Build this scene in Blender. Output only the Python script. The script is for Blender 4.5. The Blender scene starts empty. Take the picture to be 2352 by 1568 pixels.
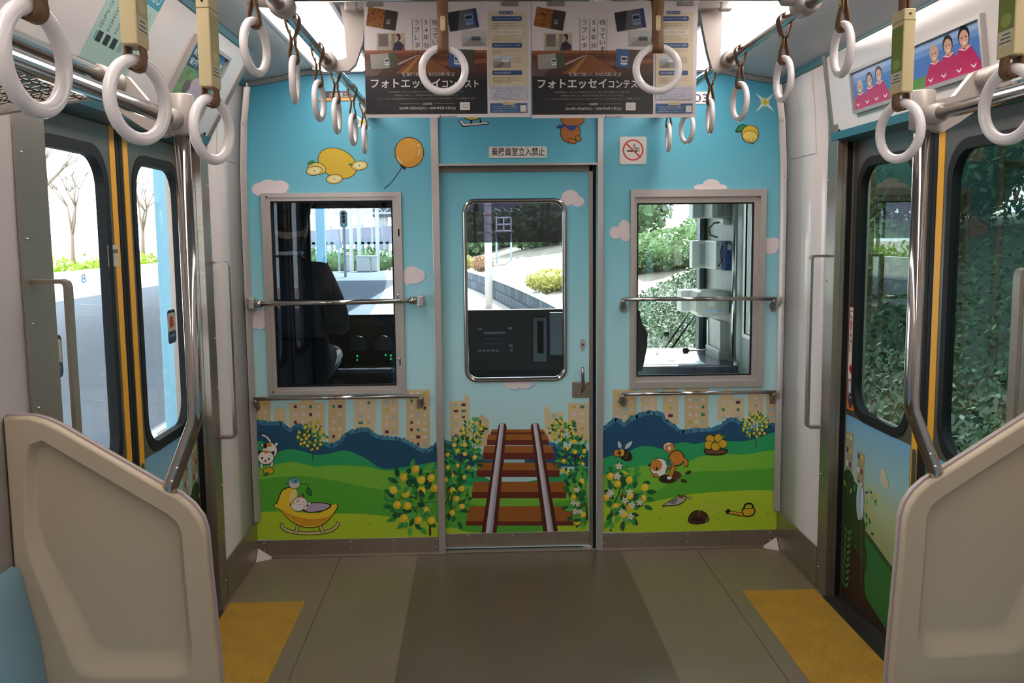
import bpy, bmesh, math, random
from mathutils import Vector, Matrix

# ------------------------------------------------------------------ camera
SC = bpy.context.scene
COL = SC.collection
FPX, IW, IH = 2150.0, 2352, 1568
CAM = Vector((-0.178, 0.0, 1.5))
PITCH, YAW, ROLL = 0.1142, 0.03526, -0.01032
_f = Vector((math.sin(YAW)*math.cos(PITCH), math.cos(YAW)*math.cos(PITCH), -math.sin(PITCH)))
_r = Vector((math.cos(YAW), -math.sin(YAW), 0))
_u = _r.cross(_f)
RT = math.cos(ROLL)*_r + math.sin(ROLL)*_u
UP = -math.sin(ROLL)*_r + math.cos(ROLL)*_u
FW = _f
cd = bpy.data.cameras.new('camera')
cd.sensor_width = 36.0
cd.lens = 36.0*FPX/IW
cd.clip_start = 0.02
cd.clip_end = 500
cam = bpy.data.objects.new('camera', cd)
COL.objects.link(cam)
M = Matrix((RT, UP, -FW)).transposed().to_4x4()
M.translation = CAM
cam.matrix_world = M
SC.camera = cam

# ------------------------------------------------------------------ world, sun, exposure
SC.view_settings.view_transform = 'Standard'
SC.view_settings.look = 'None'
SC.view_settings.exposure = 0.0
SC.view_settings.gamma = 1.0
SC.view_settings.use_curve_mapping = False
wd = bpy.data.worlds.new('sky')
SC.world = wd
wd.use_nodes = True
bg = wd.node_tree.nodes['Background']
bg.inputs[0].default_value = (0.86, 0.93, 1.0, 1)
bg.inputs[1].default_value = 7.5
sd = bpy.data.lights.new('sun', 'SUN')
sd.energy = 28.0
sd.angle = math.radians(0.6)
sd.color = (1.0, 0.95, 0.86)
sun = bpy.data.objects.new('sun', sd)
COL.objects.link(sun)
SUN_AZ, SUN_EL = math.radians(11), math.radians(36)
sdir = Vector((math.sin(SUN_AZ)*math.cos(SUN_EL), math.cos(SUN_AZ)*math.cos(SUN_EL), math.sin(SUN_EL)))
sun.rotation_euler = sdir.to_track_quat('Z', 'Y').to_euler()
sun.location = (8, 20, 15)
LAMP = 8.7          # strength of the two ceiling light strips
R = random.Random(7)

# ------------------------------------------------------------------ pixel -> place
def ray(px, py):
    return RT*((px-IW/2)/FPX) + UP*(-(py-IH/2)/FPX) + FW
def hX(px, py, X):
    d = ray(px, py); return CAM + d*((X-CAM.x)/d.x)
def hY(px, py, Y):
    d = ray(px, py); return CAM + d*((Y-CAM.y)/d.y)
def hZ(px, py, Z):
    d = ray(px, py); return CAM + d*((Z-CAM.z)/d.z)

# ------------------------------------------------------------------ materials
def lin(h):
    if isinstance(h, str):
        h = h.lstrip('#'); c = [int(h[i:i+2], 16)/255 for i in (0, 2, 4)]
    else:
        c = list(h)
    return tuple(x/12.92 if x <= .04045 else ((x+.055)/1.055)**2.4 for x in c)
MATS = {}
def mat(name, col, rough=.5, metal=0., spec=.5, noise=0., nscale=30., bump=0., bscale=80., coat=0., emit=None, estr=0., stretch=None, alpha=None, sub=None):
    if name in MATS: return MATS[name]
    m = bpy.data.materials.new(name); m.use_nodes = True
    nt = m.node_tree; b = nt.nodes['Principled BSDF']
    c = lin(col)
    b.inputs['Base Color'].default_value = (*c, 1)
    b.inputs['Roughness'].default_value = rough
    b.inputs['Metallic'].default_value = metal
    b.inputs['Specular IOR Level'].default_value = spec
    b.inputs['Coat Weight'].default_value = coat
    b.inputs['Coat Roughness'].default_value = .08
    if emit:
        b.inputs['Emission Color'].default_value = (*lin(emit), 1)
        b.inputs['Emission Strength'].default_value = estr
    if noise or bump:
        tc = nt.nodes.new('ShaderNodeTexCoord')
        src = tc.outputs['Object']
        if stretch:
            mp = nt.nodes.new('ShaderNodeMapping'); mp.inputs['Scale'].default_value = stretch
            nt.links.new(src, mp.inputs[0]); src = mp.outputs[0]
    if noise:
        n = nt.nodes.new('ShaderNodeTexNoise'); n.inputs['Scale'].default_value = nscale
        n.inputs['Detail'].default_value = 6
        nt.links.new(src, n.inputs['Vector'])
        mx = nt.nodes.new('ShaderNodeMix'); mx.data_type = 'RGBA'
        mx.inputs[6].default_value = (*[x*(1-noise) for x in c], 1)
        mx.inputs[7].default_value = (*[min(1, x*(1+noise)) for x in c], 1)
        nt.links.new(n.outputs['Fac'], mx.inputs[0])
        nt.links.new(mx.outputs[2], b.inputs['Base Color'])
        if metal > .5:
            mr = nt.nodes.new('ShaderNodeMapRange')
            mr.inputs[3].default_value = max(.05, rough-.12); mr.inputs[4].default_value = rough+.12
            nt.links.new(n.outputs['Fac'], mr.inputs[0]); nt.links.new(mr.outputs[0], b.inputs['Roughness'])
    if bump:
        n2 = nt.nodes.new('ShaderNodeTexNoise'); n2.inputs['Scale'].default_value = bscale
        n2.inputs['Detail'].default_value = 3
        nt.links.new(src, n2.inputs['Vector'])
        bp = nt.nodes.new('ShaderNodeBump'); bp.inputs['Strength'].default_value = bump
        bp.inputs['Distance'].default_value = .002
        nt.links.new(n2.outputs['Fac'], bp.inputs['Height'])
        nt.links.new(bp.outputs[0], b.inputs['Normal'])
    MATS[name] = m
    return m
def glass(name, tint=(1, 1, 1), refl=1.0, rough=0.):
    if name in MATS: return MATS[name]
    m = bpy.data.materials.new(name); m.use_nodes = True
    nt = m.node_tree; nt.nodes.clear()
    o = nt.nodes.new('ShaderNodeOutputMaterial')
    t = nt.nodes.new('ShaderNodeBsdfTransparent'); t.inputs[0].default_value = (*tint, 1)
    g = nt.nodes.new('ShaderNodeBsdfGlossy'); g.inputs['Roughness'].default_value = rough
    ge = nt.nodes.new('ShaderNodeNewGeometry')
    dt = nt.nodes.new('ShaderNodeVectorMath'); dt.operation = 'DOT_PRODUCT'
    nt.links.new(ge.outputs['Normal'], dt.inputs[0]); nt.links.new(ge.outputs['Incoming'], dt.inputs[1])
    ab = nt.nodes.new('ShaderNodeMath'); ab.operation = 'ABSOLUTE'; nt.links.new(dt.outputs['Value'], ab.inputs[0])
    om = nt.nodes.new('ShaderNodeMath'); om.operation = 'SUBTRACT'; om.inputs[0].default_value = 1.; nt.links.new(ab.outputs[0], om.inputs[1])
    pw = nt.nodes.new('ShaderNodeMath'); pw.operation = 'POWER'; pw.inputs[1].default_value = 5.; nt.links.new(om.outputs[0], pw.inputs[0])
    mm = nt.nodes.new('ShaderNodeMath'); mm.operation = 'MULTIPLY_ADD'; mm.inputs[1].default_value = .96*refl; mm.inputs[2].default_value = .04*refl
    mx = nt.nodes.new('ShaderNodeMixShader')
    nt.links.new(pw.outputs[0], mm.inputs[0]); nt.links.new(mm.outputs[0], mx.inputs[0])
    nt.links.new(t.outputs[0], mx.inputs[1]); nt.links.new(g.outputs[0], mx.inputs[2])
    nt.links.new(mx.outputs[0], o.inputs[0])
    MATS[name] = m
    return m
def print_mat(name='print_ink', rough=.45):
    if name in MATS: return MATS[name]
    m = bpy.data.materials.new(name); m.use_nodes = True
    nt = m.node_tree; b = nt.nodes['Principled BSDF']
    a = nt.nodes.new('ShaderNodeAttribute'); a.attribute_name = 'ink'
    nt.links.new(a.outputs['Color'], b.inputs['Base Color'])
    b.inputs['Roughness'].default_value = rough
    b.inputs['Specular IOR Level'].default_value = .4
    MATS[name] = m
    return m
def gradient_mat(name, stops, z0, z1, axis=2, rough=.4, noise=0.):
    """printed colour gradient along an axis of the film (world position, z0..z1)"""
    m = bpy.data.materials.new(name); m.use_nodes = True
    nt = m.node_tree; b = nt.nodes['Principled BSDF']
    g = nt.nodes.new('ShaderNodeNewGeometry'); s = nt.nodes.new('ShaderNodeSeparateXYZ')
    nt.links.new(g.outputs['Position'], s.inputs[0])
    mr = nt.nodes.new('ShaderNodeMapRange'); mr.inputs[1].default_value = z0; mr.inputs[2].default_value = z1
    nt.links.new(s.outputs[axis], mr.inputs[0])
    cr = nt.nodes.new('ShaderNodeValToRGB')
    while len(cr.color_ramp.elements) < len(stops): cr.color_ramp.elements.new(.5)
    for e, (p, c) in zip(cr.color_ramp.elements, stops):
        e.position = p; e.color = (*lin(c), 1)
    nt.links.new(mr.outputs[0], cr.inputs[0]); nt.links.new(cr.outputs[0], b.inputs['Base Color'])
    b.inputs['Roughness'].default_value = rough
    MATS[name] = m
    return m

# ------------------------------------------------------------------ objects
ORG = {}
def setp(o, label=None, cat=None, group=None, kind=None):
    if label: o['label'] = label
    if cat: o['category'] = cat
    if group: o['group'] = group
    if kind: o['kind'] = kind
    return o
def thing(name, label, cat, loc=(0, 0, 0), group=None, kind=None):
    o = bpy.data.objects.new(name, None)
    o.empty_display_size = .05
    COL.objects.link(o); o.location = loc
    ORG[o.name] = Vector(loc)
    return setp(o, label, cat, group, kind)
def copy_tree(o, loc, rz=0., label=None, parent=None):
    c = o.copy(); COL.objects.link(c)
    if parent is None:
        c.location = loc; c.rotation_euler = (0, 0, rz)
        if label: c['label'] = label
    else:
        c.parent = parent
    for ch in o.children: copy_tree(ch, None, 0, None, c)
    return c

class MB:
    def __init__(s): s.v = []; s.f = []; s.c = []; s.sm = []; s.mi = []; s.cur = None; s.smooth = False
    def add(s, vs, fs, smooth=False, col=None, mi=0):
        n = len(s.v)
        s.v += [Vector(p) for p in vs]
        for f in fs:
            s.f.append([i+n for i in f]); s.sm.append(smooth); s.c.append(col); s.mi.append(mi)
        return s
    def box(s, a, b, col=None, bev=0., mi=0):
        (x0, y0, z0), (x1, y1, z1) = a, b
        x0, x1 = min(x0, x1), max(x0, x1); y0, y1 = min(y0, y1), max(y0, y1); z0, z1 = min(z0, z1), max(z0, z1)
        if bev <= 0:
            vs = [(x, y, z) for z in (z0, z1) for y in (y0, y1) for x in (x0, x1)]
            return s.add(vs, [(0, 2, 3, 1), (4, 5, 7, 6), (0, 1, 5, 4), (2, 6, 7, 3), (0, 4, 6, 2), (1, 3, 7, 5)], col=col, mi=mi)
        bm = bmesh.new()
        bmesh.ops.create_cube(bm, size=1)
        for v in bm.verts:
            v.co = Vector((x0+(v.co.x+.5)*(x1-x0), y0+(v.co.y+.5)*(y1-y0), z0+(v.co.z+.5)*(z1-z0)))
        bv = min(bev, (x1-x0)*.49, (y1-y0)*.49, (z1-z0)*.49)
        bmesh.ops.bevel(bm, geom=list(bm.edges), offset=bv, segments=2, profile=.5, affect='EDGES')
        return s.bm(bm, col=col, mi=mi)
    def bm(s, bm, smooth=False, col=None, mat=None, mi=0):
        bm.verts.index_update()
        vs = [(mat @ v.co) if mat else v.co.copy() for v in bm.verts]
        fs = [[v.index for v in f.verts] for f in bm.faces]
        bm.free()
        return s.add(vs, fs, smooth, col, mi)
    def tube(s, pts, r, seg=12, caps=True, col=None, flat=None, closed=False):
        """round (or flattened) bar through pts; r may be a list"""
        pts = [Vector(p) for p in pts]; n = len(pts)
        rr = r if isinstance(r, (list, tuple)) else [r]*n
        rings = []; prev = None
        for i, p in enumerate(pts):
            if closed: t = pts[(i+1) % n]-pts[i-1]
            else: t = pts[min(i+1, n-1)]-pts[max(i-1, 0)]
            t.normalize()
            if prev is None:
                a = Vector((0, 0, 1)) if abs(t.z) < .9 else Vector((1, 0, 0))
                x = t.cross(a).normalized()
            else:
                x = prev - t*prev.dot(t); x.normalize()
            y = t.cross(x).normalized(); prev = x
            rings.append([p + x*(rr[i]*math.cos(2*math.pi*k/seg)) + y*(rr[i]*math.sin(2*math.pi*k/seg)) for k in range(seg)])
        vs = [q for g in rings for q in g]; fs = []
        m = n if closed else n-1
        for i in range(m):
            a = i*seg; b = ((i+1) % n)*seg
            for k in range(seg):
                k2 = (k+1) % seg
                fs.append((a+k, a+k2, b+k2, b+k))
        s.add(vs, fs, True, col)
        if caps and not closed:
            s.add(rings[0], [list(range(seg))[::-1]], False, col)
            s.add(rings[-1], [list(range(seg))], False, col)
        return s
    def cyl(s, a, b, r, seg=16, col=None): return s.tube([a, b], r, seg, True, col)
    def torus(s, c, R_, r, axis='X', seg=40, ts=12, col=None):
        c = Vector(c)
        e1, e2 = {'X': (Vector((0, 1, 0)), Vector((0, 0, 1))), 'Y': (Vector((1, 0, 0)), Vector((0, 0, 1))), 'Z': (Vector((1, 0, 0)), Vector((0, 1, 0)))}[axis]
        return s.tube([c+e1*(R_*math.cos(2*math.pi*k/seg))+e2*(R_*math.sin(2*math.pi*k/seg)) for k in range(seg)], r, ts, False, col, closed=True)
    def sphere(s, c, r, col=None, sub=2, scale=(1, 1, 1), jitter=0., rng=None):
        bm = bmesh.new(); bmesh.ops.create_icosphere(bm, subdivisions=sub, radius=1)
        for v in bm.verts:
            k = 1+(rng.uniform(-jitter, jitter) if rng else 0)
            v.co = Vector((c[0]+v.co.x*r*scale[0]*k, c[1]+v.co.y*r*scale[1]*k, c[2]+v.co.z*r*scale[2]*k))
        return s.bm(bm, True, col)
    def lathe(s, prof, c=(0, 0, 0), seg=20, axis='Z', col=None):
        vs = []; c = Vector(c)
        for (r, h) in prof:
            for k in range(seg):
                a = 2*math.pi*k/seg; x, y = r*math.cos(a), r*math.sin(a)
                p = {'Z': Vector((x, y, h)), 'X': Vector((h, x, y)), 'Y': Vector((x, h, y))}[axis]
                vs.append(c+p)
        fs = []
        for i in range(len(prof)-1):
            for k in range(seg):
                k2 = (k+1) % seg
                fs.append((i*seg+k, i*seg+k2, (i+1)*seg+k2, (i+1)*seg+k))
        fs.append(list(range(seg))[::-1]); fs.append([(len(prof)-1)*seg+k for k in range(seg)])
        return s.add(vs, fs, True, col)
    def prism(s, poly, d, col=None):
        """poly: list of 3D points of a flat outline, d: extrusion vector"""
        d = Vector(d); a = [Vector(p) for p in poly]; b = [p+d for p in a]; n = len(a)
        s.add(a+b, [list(range(n))[::-1], [n+i for i in range(n)]], False, col)
        s.add(a+b, [(i, (i+1) % n, n+(i+1) % n, n+i) for i in range(n)], False, col)
        return s
    def grid(s, rows, smooth=True, col=None):
        n = len(rows[0]); vs = [p for r_ in rows for p in r_]; fs = []
        for i in range(len(rows)-1):
            for k in range(n-1):
                fs.append((i*n+k, i*n+k+1, (i+1)*n+k+1, (i+1)*n+k))
        return s.add(vs, fs, smooth, col)
    def ring_plate(s, outer, inner, d, col=None):
        """flat plate between two outlines with equal point counts, thickness vector d"""
        d = Vector(d); o = [Vector(p) for p in outer]; i_ = [Vector(p) for p in inner]; n = len(o)
        vs = o+i_+[p+d for p in o]+[p+d for p in i_]; fs = []
        for k in range(n):
            k2 = (k+1) % n
            fs += [(k, k2, n+k2, n+k), (2*n+k, 3*n+k, 3*n+k2, 2*n+k2), (k, 2*n+k, 2*n+k2, k2), (n+k, n+k2, 3*n+k2, 3*n+k)]
        return s.add(vs, fs, False, col)
    def build(s, name, material, parent=None, label=None, cat=None, group=None, kind=None, origin=None, recalc=True):
        me = bpy.data.meshes.new(name)
        org = ORG[parent.name] if parent is not None else (Vector(origin) if origin is not None else Vector((0, 0, 0)))
        me.from_pydata([tuple(v-org) for v in s.v], [], s.f)
        ms = material if isinstance(material, (list, tuple)) else [material]
        for m_ in ms: me.materials.append(m_)
        for i, p in enumerate(me.polygons):
            p.use_smooth = s.sm[i]
            if len(ms) > 1: p.material_index = s.mi[i]
        if any(c is not None for c in s.c):
            at = me.color_attributes.new('ink', 'FLOAT_COLOR', 'CORNER')
            for i, p in enumerate(me.polygons):
                c = s.c[i] or (.5, .5, .5)
                for li in p.loop_indices: at.data[li].color = (c[0], c[1], c[2], 1)
        elif recalc:
            bm = bmesh.new(); bm.from_mesh(me)
            bmesh.ops.remove_doubles(bm, verts=bm.verts, dist=1e-6)
            bmesh.ops.recalc_face_normals(bm, faces=bm.faces)
            bm.to_mesh(me); bm.free()
        me.update()
        o = bpy.data.objects.new(name, me); COL.objects.link(o)
        if parent is not None: o.parent = parent
        elif origin is not None: o.location = origin
        ORG[o.name] = org
        return setp(o, label, cat, group, kind)
class Dots:
    """a few small alike studs, each an object of its own sharing one mesh"""
    def __init__(s): s.p = []
    def sphere(s, c, r, sub=1, scale=(1, 1, 1)): s.p.append(Vector(c)); s.k = (r, sub, scale)
    def build(s, name, material, parent):
        me = None
        for q in s.p:
            if me is None:
                o = MB().sphere((0, 0, 0), s.k[0], sub=s.k[1], scale=s.k[2]).build(name, material); me = o.data
            else:
                o = bpy.data.objects.new(name, me); COL.objects.link(o)
            o.parent = parent; o.location = q-ORG[parent.name]
            ORG[o.name] = q
        return o
def struct(name, mb, m, label=None, parent=None):
    return mb.build(name, m, parent, label=label, kind='structure' if parent is None else None)

def rrect(u0, v0, u1, v1, r, seg=8):
    """outline of a rounded rectangle in 2D, counter-clockwise"""
    out = []
    for (cx, cy, a0) in ((u1-r, v1-r, 0), (u0+r, v1-r, 90), (u0+r, v0+r, 180), (u1-r, v0+r, 270)):
        for k in range(seg+1):
            a = math.radians(a0+90*k/seg); out.append((cx+r*math.cos(a), cy+r*math.sin(a)))
    return out
def project_rect(pts, u0, v0, u1, v1):
    """matching outline on the plain rectangle for each rounded-rectangle point"""
    cu, cv = (u0+u1)/2, (v0+v1)/2
    n = len(pts)//4; out = []
    corners = [(u1, v1), (u0, v1), (u0, v0), (u1, v0)]
    for q in range(4):
        seg = n-1; c = corners[q]; p = pts[q*n:(q+1)*n]
        for k, (x, y) in enumerate(p):
            t = k/seg
            if q == 0: out.append((u1, y + (v1-y)*min(1, t*2)) if t <= .5 else (x+(u1-x)*(1-t)*2, v1))
            if q == 1: out.append((x + (u0-x)*min(1, t*2), v1) if t <= .5 else (u0, y+(v1-y)*(1-t)*2))
            if q == 2: out.append((u0, y + (v0-y)*min(1, t*2)) if t <= .5 else (x+(u0-x)*(1-t)*2, v0))
            if q == 3: out.append((x + (u1-x)*min(1, t*2), v0) if t <= .5 else (u1, y+(v0-y)*(1-t)*2))
    return out

# ------------------------------------------------------------------ flat print (film, posters, labels)
_txt = {}
def text_tris(s, bold=0.):
    k = (s, bold)
    if k in _txt: return _txt[k]
    cu = bpy.data.curves.new('t', 'FONT'); cu.body = s; cu.size = 1.0; cu.offset = bold
    cu.resolution_u = 3
    ob = bpy.data.objects.new('t', cu); COL.objects.link(ob)
    me = ob.to_mesh()
    vs = [(v.co.x, v.co.y) for v in me.vertices]; fs = [tuple(p.vertices) for p in me.polygons]
    ob.to_mesh_clear(); bpy.data.objects.remove(ob); bpy.data.curves.remove(cu)
    if vs:
        x0 = min(v[0] for v in vs); x1 = max(v[0] for v in vs); y0 = min(v[1] for v in vs); y1 = max(v[1] for v in vs)
    else: x0 = x1 = y0 = y1 = 0
    _txt[k] = (vs, fs, (x0, y0, x1, y1)); return _txt[k]
class Print:
    """coloured shapes on a flat surface: fn(u, v) -> point on the surface, n = its normal"""
    def __init__(s, fn, n, base=.0004, step=1.2e-5):
        s.fn = fn; s.n = Vector(n); s.h = base; s.step = step; s.mb = MB()
        s.T = lambda u, v: (u, v)
    def zoom(s, x0, y0, k): s.T = lambda u, v: (x0+u/k, y0+v/k); return s
    def P(s, u, v):
        a = s.T(u, v); return s.fn(*a)+s.n*s.h
    def poly(s, pts, c):
        s.h += s.step
        s.mb.add([s.P(*p) for p in pts], [list(range(len(pts)))], False, lin(c)); return s
    def rect(s, x0, y0, x1, y1, c): return s.poly([(x0, y0), (x1, y0), (x1, y1), (x0, y1)], c)
    def rr(s, x0, y0, x1, y1, r, c): return s.poly(rrect(x0, y0, x1, y1, r, 4), c)
    def ell(s, x, y, rx, ry, c, rot=0., n=20, a0=0., a1=360.):
        cr, sr = math.cos(math.radians(rot)), math.sin(math.radians(rot)); pts = []
        for k in range(n if a1-a0 >= 360 else n+1):
            a = math.radians(a0+(a1-a0)*k/n); p, q = rx*math.cos(a), ry*math.sin(a)
            pts.append((x+p*cr-q*sr, y+p*sr+q*cr))
        return s.poly(pts, c)
    def ell_o(s, x, y, rx, ry, c, w=2., rot=0., o='#16130f', n=20):
        s.ell(x, y, rx+w, ry+w, o, rot, n); return s.ell(x, y, rx, ry, c, rot, n)
    def line(s, pts, w, c, w1=None):
        """stroke with round-ish joints"""
        s.h += s.step; n = len(pts)
        for i in range(n-1):
            (x0, y0), (x1, y1) = pts[i], pts[i+1]
            d = math.hypot(x1-x0, y1-y0) or 1; nx, ny = -(y1-y0)/d, (x1-x0)/d
            wa = w if w1 is None else w+(w1-w)*i/(n-1); wb = w if w1 is None else w+(w1-w)*(i+1)/(n-1)
            s.mb.add([s.P(x0+nx*wa/2, y0+ny*wa/2), s.P(x1+nx*wb/2, y1+ny*wb/2), s.P(x1-nx*wb/2, y1-ny*wb/2), s.P(x0-nx*wa/2, y0-ny*wa/2)], [(0, 1, 2, 3)], False, lin(c))
            if i < n-2 and wb > 1.2:
                h = s.h; s.h -= s.step*.4
                pts2 = [(x1+wb/2*math.cos(k*math.pi/4), y1+wb/2*math.sin(k*math.pi/4)) for k in range(8)]
                s.mb.add([s.P(*p) for p in pts2], [list(range(8))], False, lin(c)); s.h = h
        return s
    def leaf(s, x, y, L, w, rot, c):
        a = math.radians(rot); ca, sa = math.cos(a), math.sin(a)
        pts = [(0, 0), (.25*L, -.42*w), (.55*L, -.5*w), (.85*L, -.25*w), (L, 0), (.85*L, .25*w), (.55*L, .5*w), (.25*L, .42*w)]
        return s.poly([(x+p*ca-q*sa, y+p*sa+q*ca) for p, q in pts], c)
    def text(s, t, x, y, hgt, c, w=None, bold=.0, center=False, rot=0., flip=-1):
        """x, y = left (or centre) baseline; hgt = glyph height in drawing units; w = full width"""
        vs, fs, (x0, y0, x1, y1) = text_tris(t, bold)
        if not vs: return s
        s.h += s.step
        sy = hgt/max(y1-y0, .2); sx = sy if w is None else w/max(x1-x0, 1e-6)
        ox = x0 if not center else (x0+x1)/2
        a = math.radians(rot); ca, sa = math.cos(a), math.sin(a); pp = []
        for (p, q) in vs:
            dx = (p-ox)*sx; dy = flip*(q-y0)*sy
            pp.append(s.P(x+dx*ca-dy*sa, y+dx*sa+dy*ca))
        s.mb.add(pp, fs, False, lin(c)); return s
    def vtext(s, t, x, y, size, pitch, c, bold=.0):
        """vertical line of characters, x = centre, y = top of the first"""
        for i, ch in enumerate(t):
            if ch == 'ー':
                s.rect(x-size*.05, y+i*pitch+size*.08, x+size*.05, y+i*pitch+size*.9, c); continue
            vs, fs, bb = text_tris(ch, bold)
            if not vs: continue
            s.h += s.step
            cx = (bb[0]+bb[2])/2
            s.mb.add([s.P(x+(p-cx)*size, y+i*pitch+size*.88-q*size) for p, q in vs], fs, False, lin(c))
        return s
    def build(s, name, parent, m=None, **k):
        return s.mb.build(name, m or print_mat(), parent, **k)
# ------------------------------------------------------------------ shared materials
steel = mat('brushed_steel', '#9a8f84', .36, .8, noise=.12, nscale=14, stretch=(1, 1, 12))
steel_h = mat('brushed_steel_plate', '#a89e94', .36, .9, noise=.16, nscale=10, stretch=(12, 1, 1))
chrome = mat('polished_steel', '#b4aeaa', .12, 1.)
alu = mat('satin_aluminium', '#bdb6b1', .36, .6, noise=.05, nscale=40)
dark_steel = mat('dull_door_steel', '#75706a', .4, .85, noise=.12, nscale=12, stretch=(1, 1, 8))
black_rub = mat('black_rubber', '#111416', .6, spec=.25)
white_pan = mat('white_wall_laminate', '#d0cac7', .14, spec=.6, noise=.02, nscale=4)
ceil_m = mat('pale_ceiling_laminate', '#b4b9bd', .38, noise=.02, nscale=4)
teal_trim = mat('teal_trim_strip', '#2f6674', .4)
beige = mat('beige_plastic', '#b3a38b', .5, bump=.06, bscale=500)
cast = mat('grey_painted_casting', '#b0a69f', .42, .15)
cream = mat('cream_plastic', '#cbb98c', .42)
ringw = mat('white_ring_plastic', '#e6dfde', .22, spec=.6)
belt_m = mat('brown_leather_belt', '#6e4a2a', .55, noise=.15, nscale=120)
screw_m = mat('screw_head', '#c9c4bf', .25, 1.)
W, YE, ZB = 1.2375, 4.3, -1.6
PROF = [(1.2375, 0), (1.2375, 1.55), (1.234, 1.8), (1.223, 2.0), (1.2, 2.18)]
def wx(z):
    for (a, z0), (b, z1) in zip(PROF, PROF[1:]):
        if z <= z1: return a+(b-a)*(z-z0)/(z1-z0)
    return PROF[-1][0]
YS = 3.02            # where the two leaves of a side door meet
YJ0, YJ1 = 2.37, 3.67
XD = 1.298           # side door plane
ZD = 1.868           # top of the side doors

# ------------------------------------------------------------------ floor
def floor_mat():
    m = bpy.data.materials.new('speckled_vinyl_floor'); m.use_nodes = True
    nt = m.node_tree; b = nt.nodes['Principled BSDF']
    tc = nt.nodes.new('ShaderNodeTexCoord'); s = nt.nodes.new('ShaderNodeSeparateXYZ')
    nt.links.new(tc.outputs['Object'], s.inputs[0])
    ab = nt.nodes.new('ShaderNodeMath'); ab.operation = 'ABSOLUTE'; nt.links.new(s.outputs[0], ab.inputs[0])
    lt = nt.nodes.new('ShaderNodeMath'); lt.operation = 'LESS_THAN'; lt.inputs[1].default_value = .482
    nt.links.new(ab.outputs[0], lt.inputs[0])
    mx = nt.nodes.new('ShaderNodeMix'); mx.data_type = 'RGBA'
    mx.inputs[6].default_value = (*lin('#706553'), 1); mx.inputs[7].default_value = (*lin('#574d3f'), 1)
    nt.links.new(lt.outputs[0], mx.inputs[0])
    n = nt.nodes.new('ShaderNodeTexNoise'); n.inputs['Scale'].default_value = 420; n.inputs['Detail'].default_value = 2
    nt.links.new(tc.outputs['Object'], n.inputs['Vector'])
    n3 = nt.nodes.new('ShaderNodeTexNoise'); n3.inputs['Scale'].default_value = 3; n3.inputs['Detail'].default_value = 5
    nt.links.new(tc.outputs['Object'], n3.inputs['Vector'])
    mr = nt.nodes.new('ShaderNodeMapRange'); mr.inputs[1].default_value = .3; mr.inputs[2].default_value = .7
    mr.inputs[3].default_value = .72; mr.inputs[4].default_value = 1.28
    nt.links.new(n.outputs['Fac'], mr.inputs[0])
    mr2 = nt.nodes.new('ShaderNodeMapRange'); mr2.inputs[3].default_value = .85; mr2.inputs[4].default_value = 1.15
    nt.links.new(n3.outputs['Fac'], mr2.inputs[0])
    mu0 = nt.nodes.new('ShaderNodeMath'); mu0.operation = 'MULTIPLY'
    nt.links.new(mr.outputs[0], mu0.inputs[0]); nt.links.new(mr2.outputs[0], mu0.inputs[1])
    mu = nt.nodes.new('ShaderNodeVectorMath'); mu.operation = 'SCALE'
    nt.links.new(mx.outputs[2], mu.inputs[0]); nt.links.new(mu0.outputs[0], mu.inputs['Scale'])
    nt.links.new(mu.outputs[0], b.inputs['Base Color'])
    b.inputs['Roughness'].default_value = .30
    b.inputs['Specular IOR Level'].default_value = .45
    return m
mb = MB().box((-W-.02, ZB, -.06), (W+.02, YE+.02, 0))
fl = struct('floor', mb, floor_mat())
seam_m = mat('floor_seam', '#4f473c', .6)
for sx in (-1, 1):
    MB().box((sx*.843-.002, ZB, 0), (sx*.843+.002, YE-.02, .0006)).build('floor_seam', seam_m, fl)
    # door sill plate
    MB().box((sx*(W-.015), YJ0, -.03), (sx*(XD+.06), YJ1, .004)).build('door_sill', mat('worn_sill_metal', '#4c4a47', .45, .8, noise=.25, nscale=20), fl)

# ------------------------------------------------------------------ ceiling
CP = [(-1.2, 2.18), (-1.06, 2.203), (-.93, 2.232), (-.6, 2.245), (-.3, 2.256), (0, 2.26), (.3, 2.256), (.6, 2.245), (.93, 2.232), (1.06, 2.203), (1.2, 2.18)]
mb = MB()
lo = [[Vector((x, y, z)) for x, z in CP] for y in (ZB, 0, 2, YE+.02)]
mb.grid(lo)
hi = [[Vector((x, y, 2.34)) for x, z in CP] for y in (ZB, YE+.02)]
mb.grid(hi, False)
ce = mb.build('ceiling', ceil_m, kind='structure', recalc=False)

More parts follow.
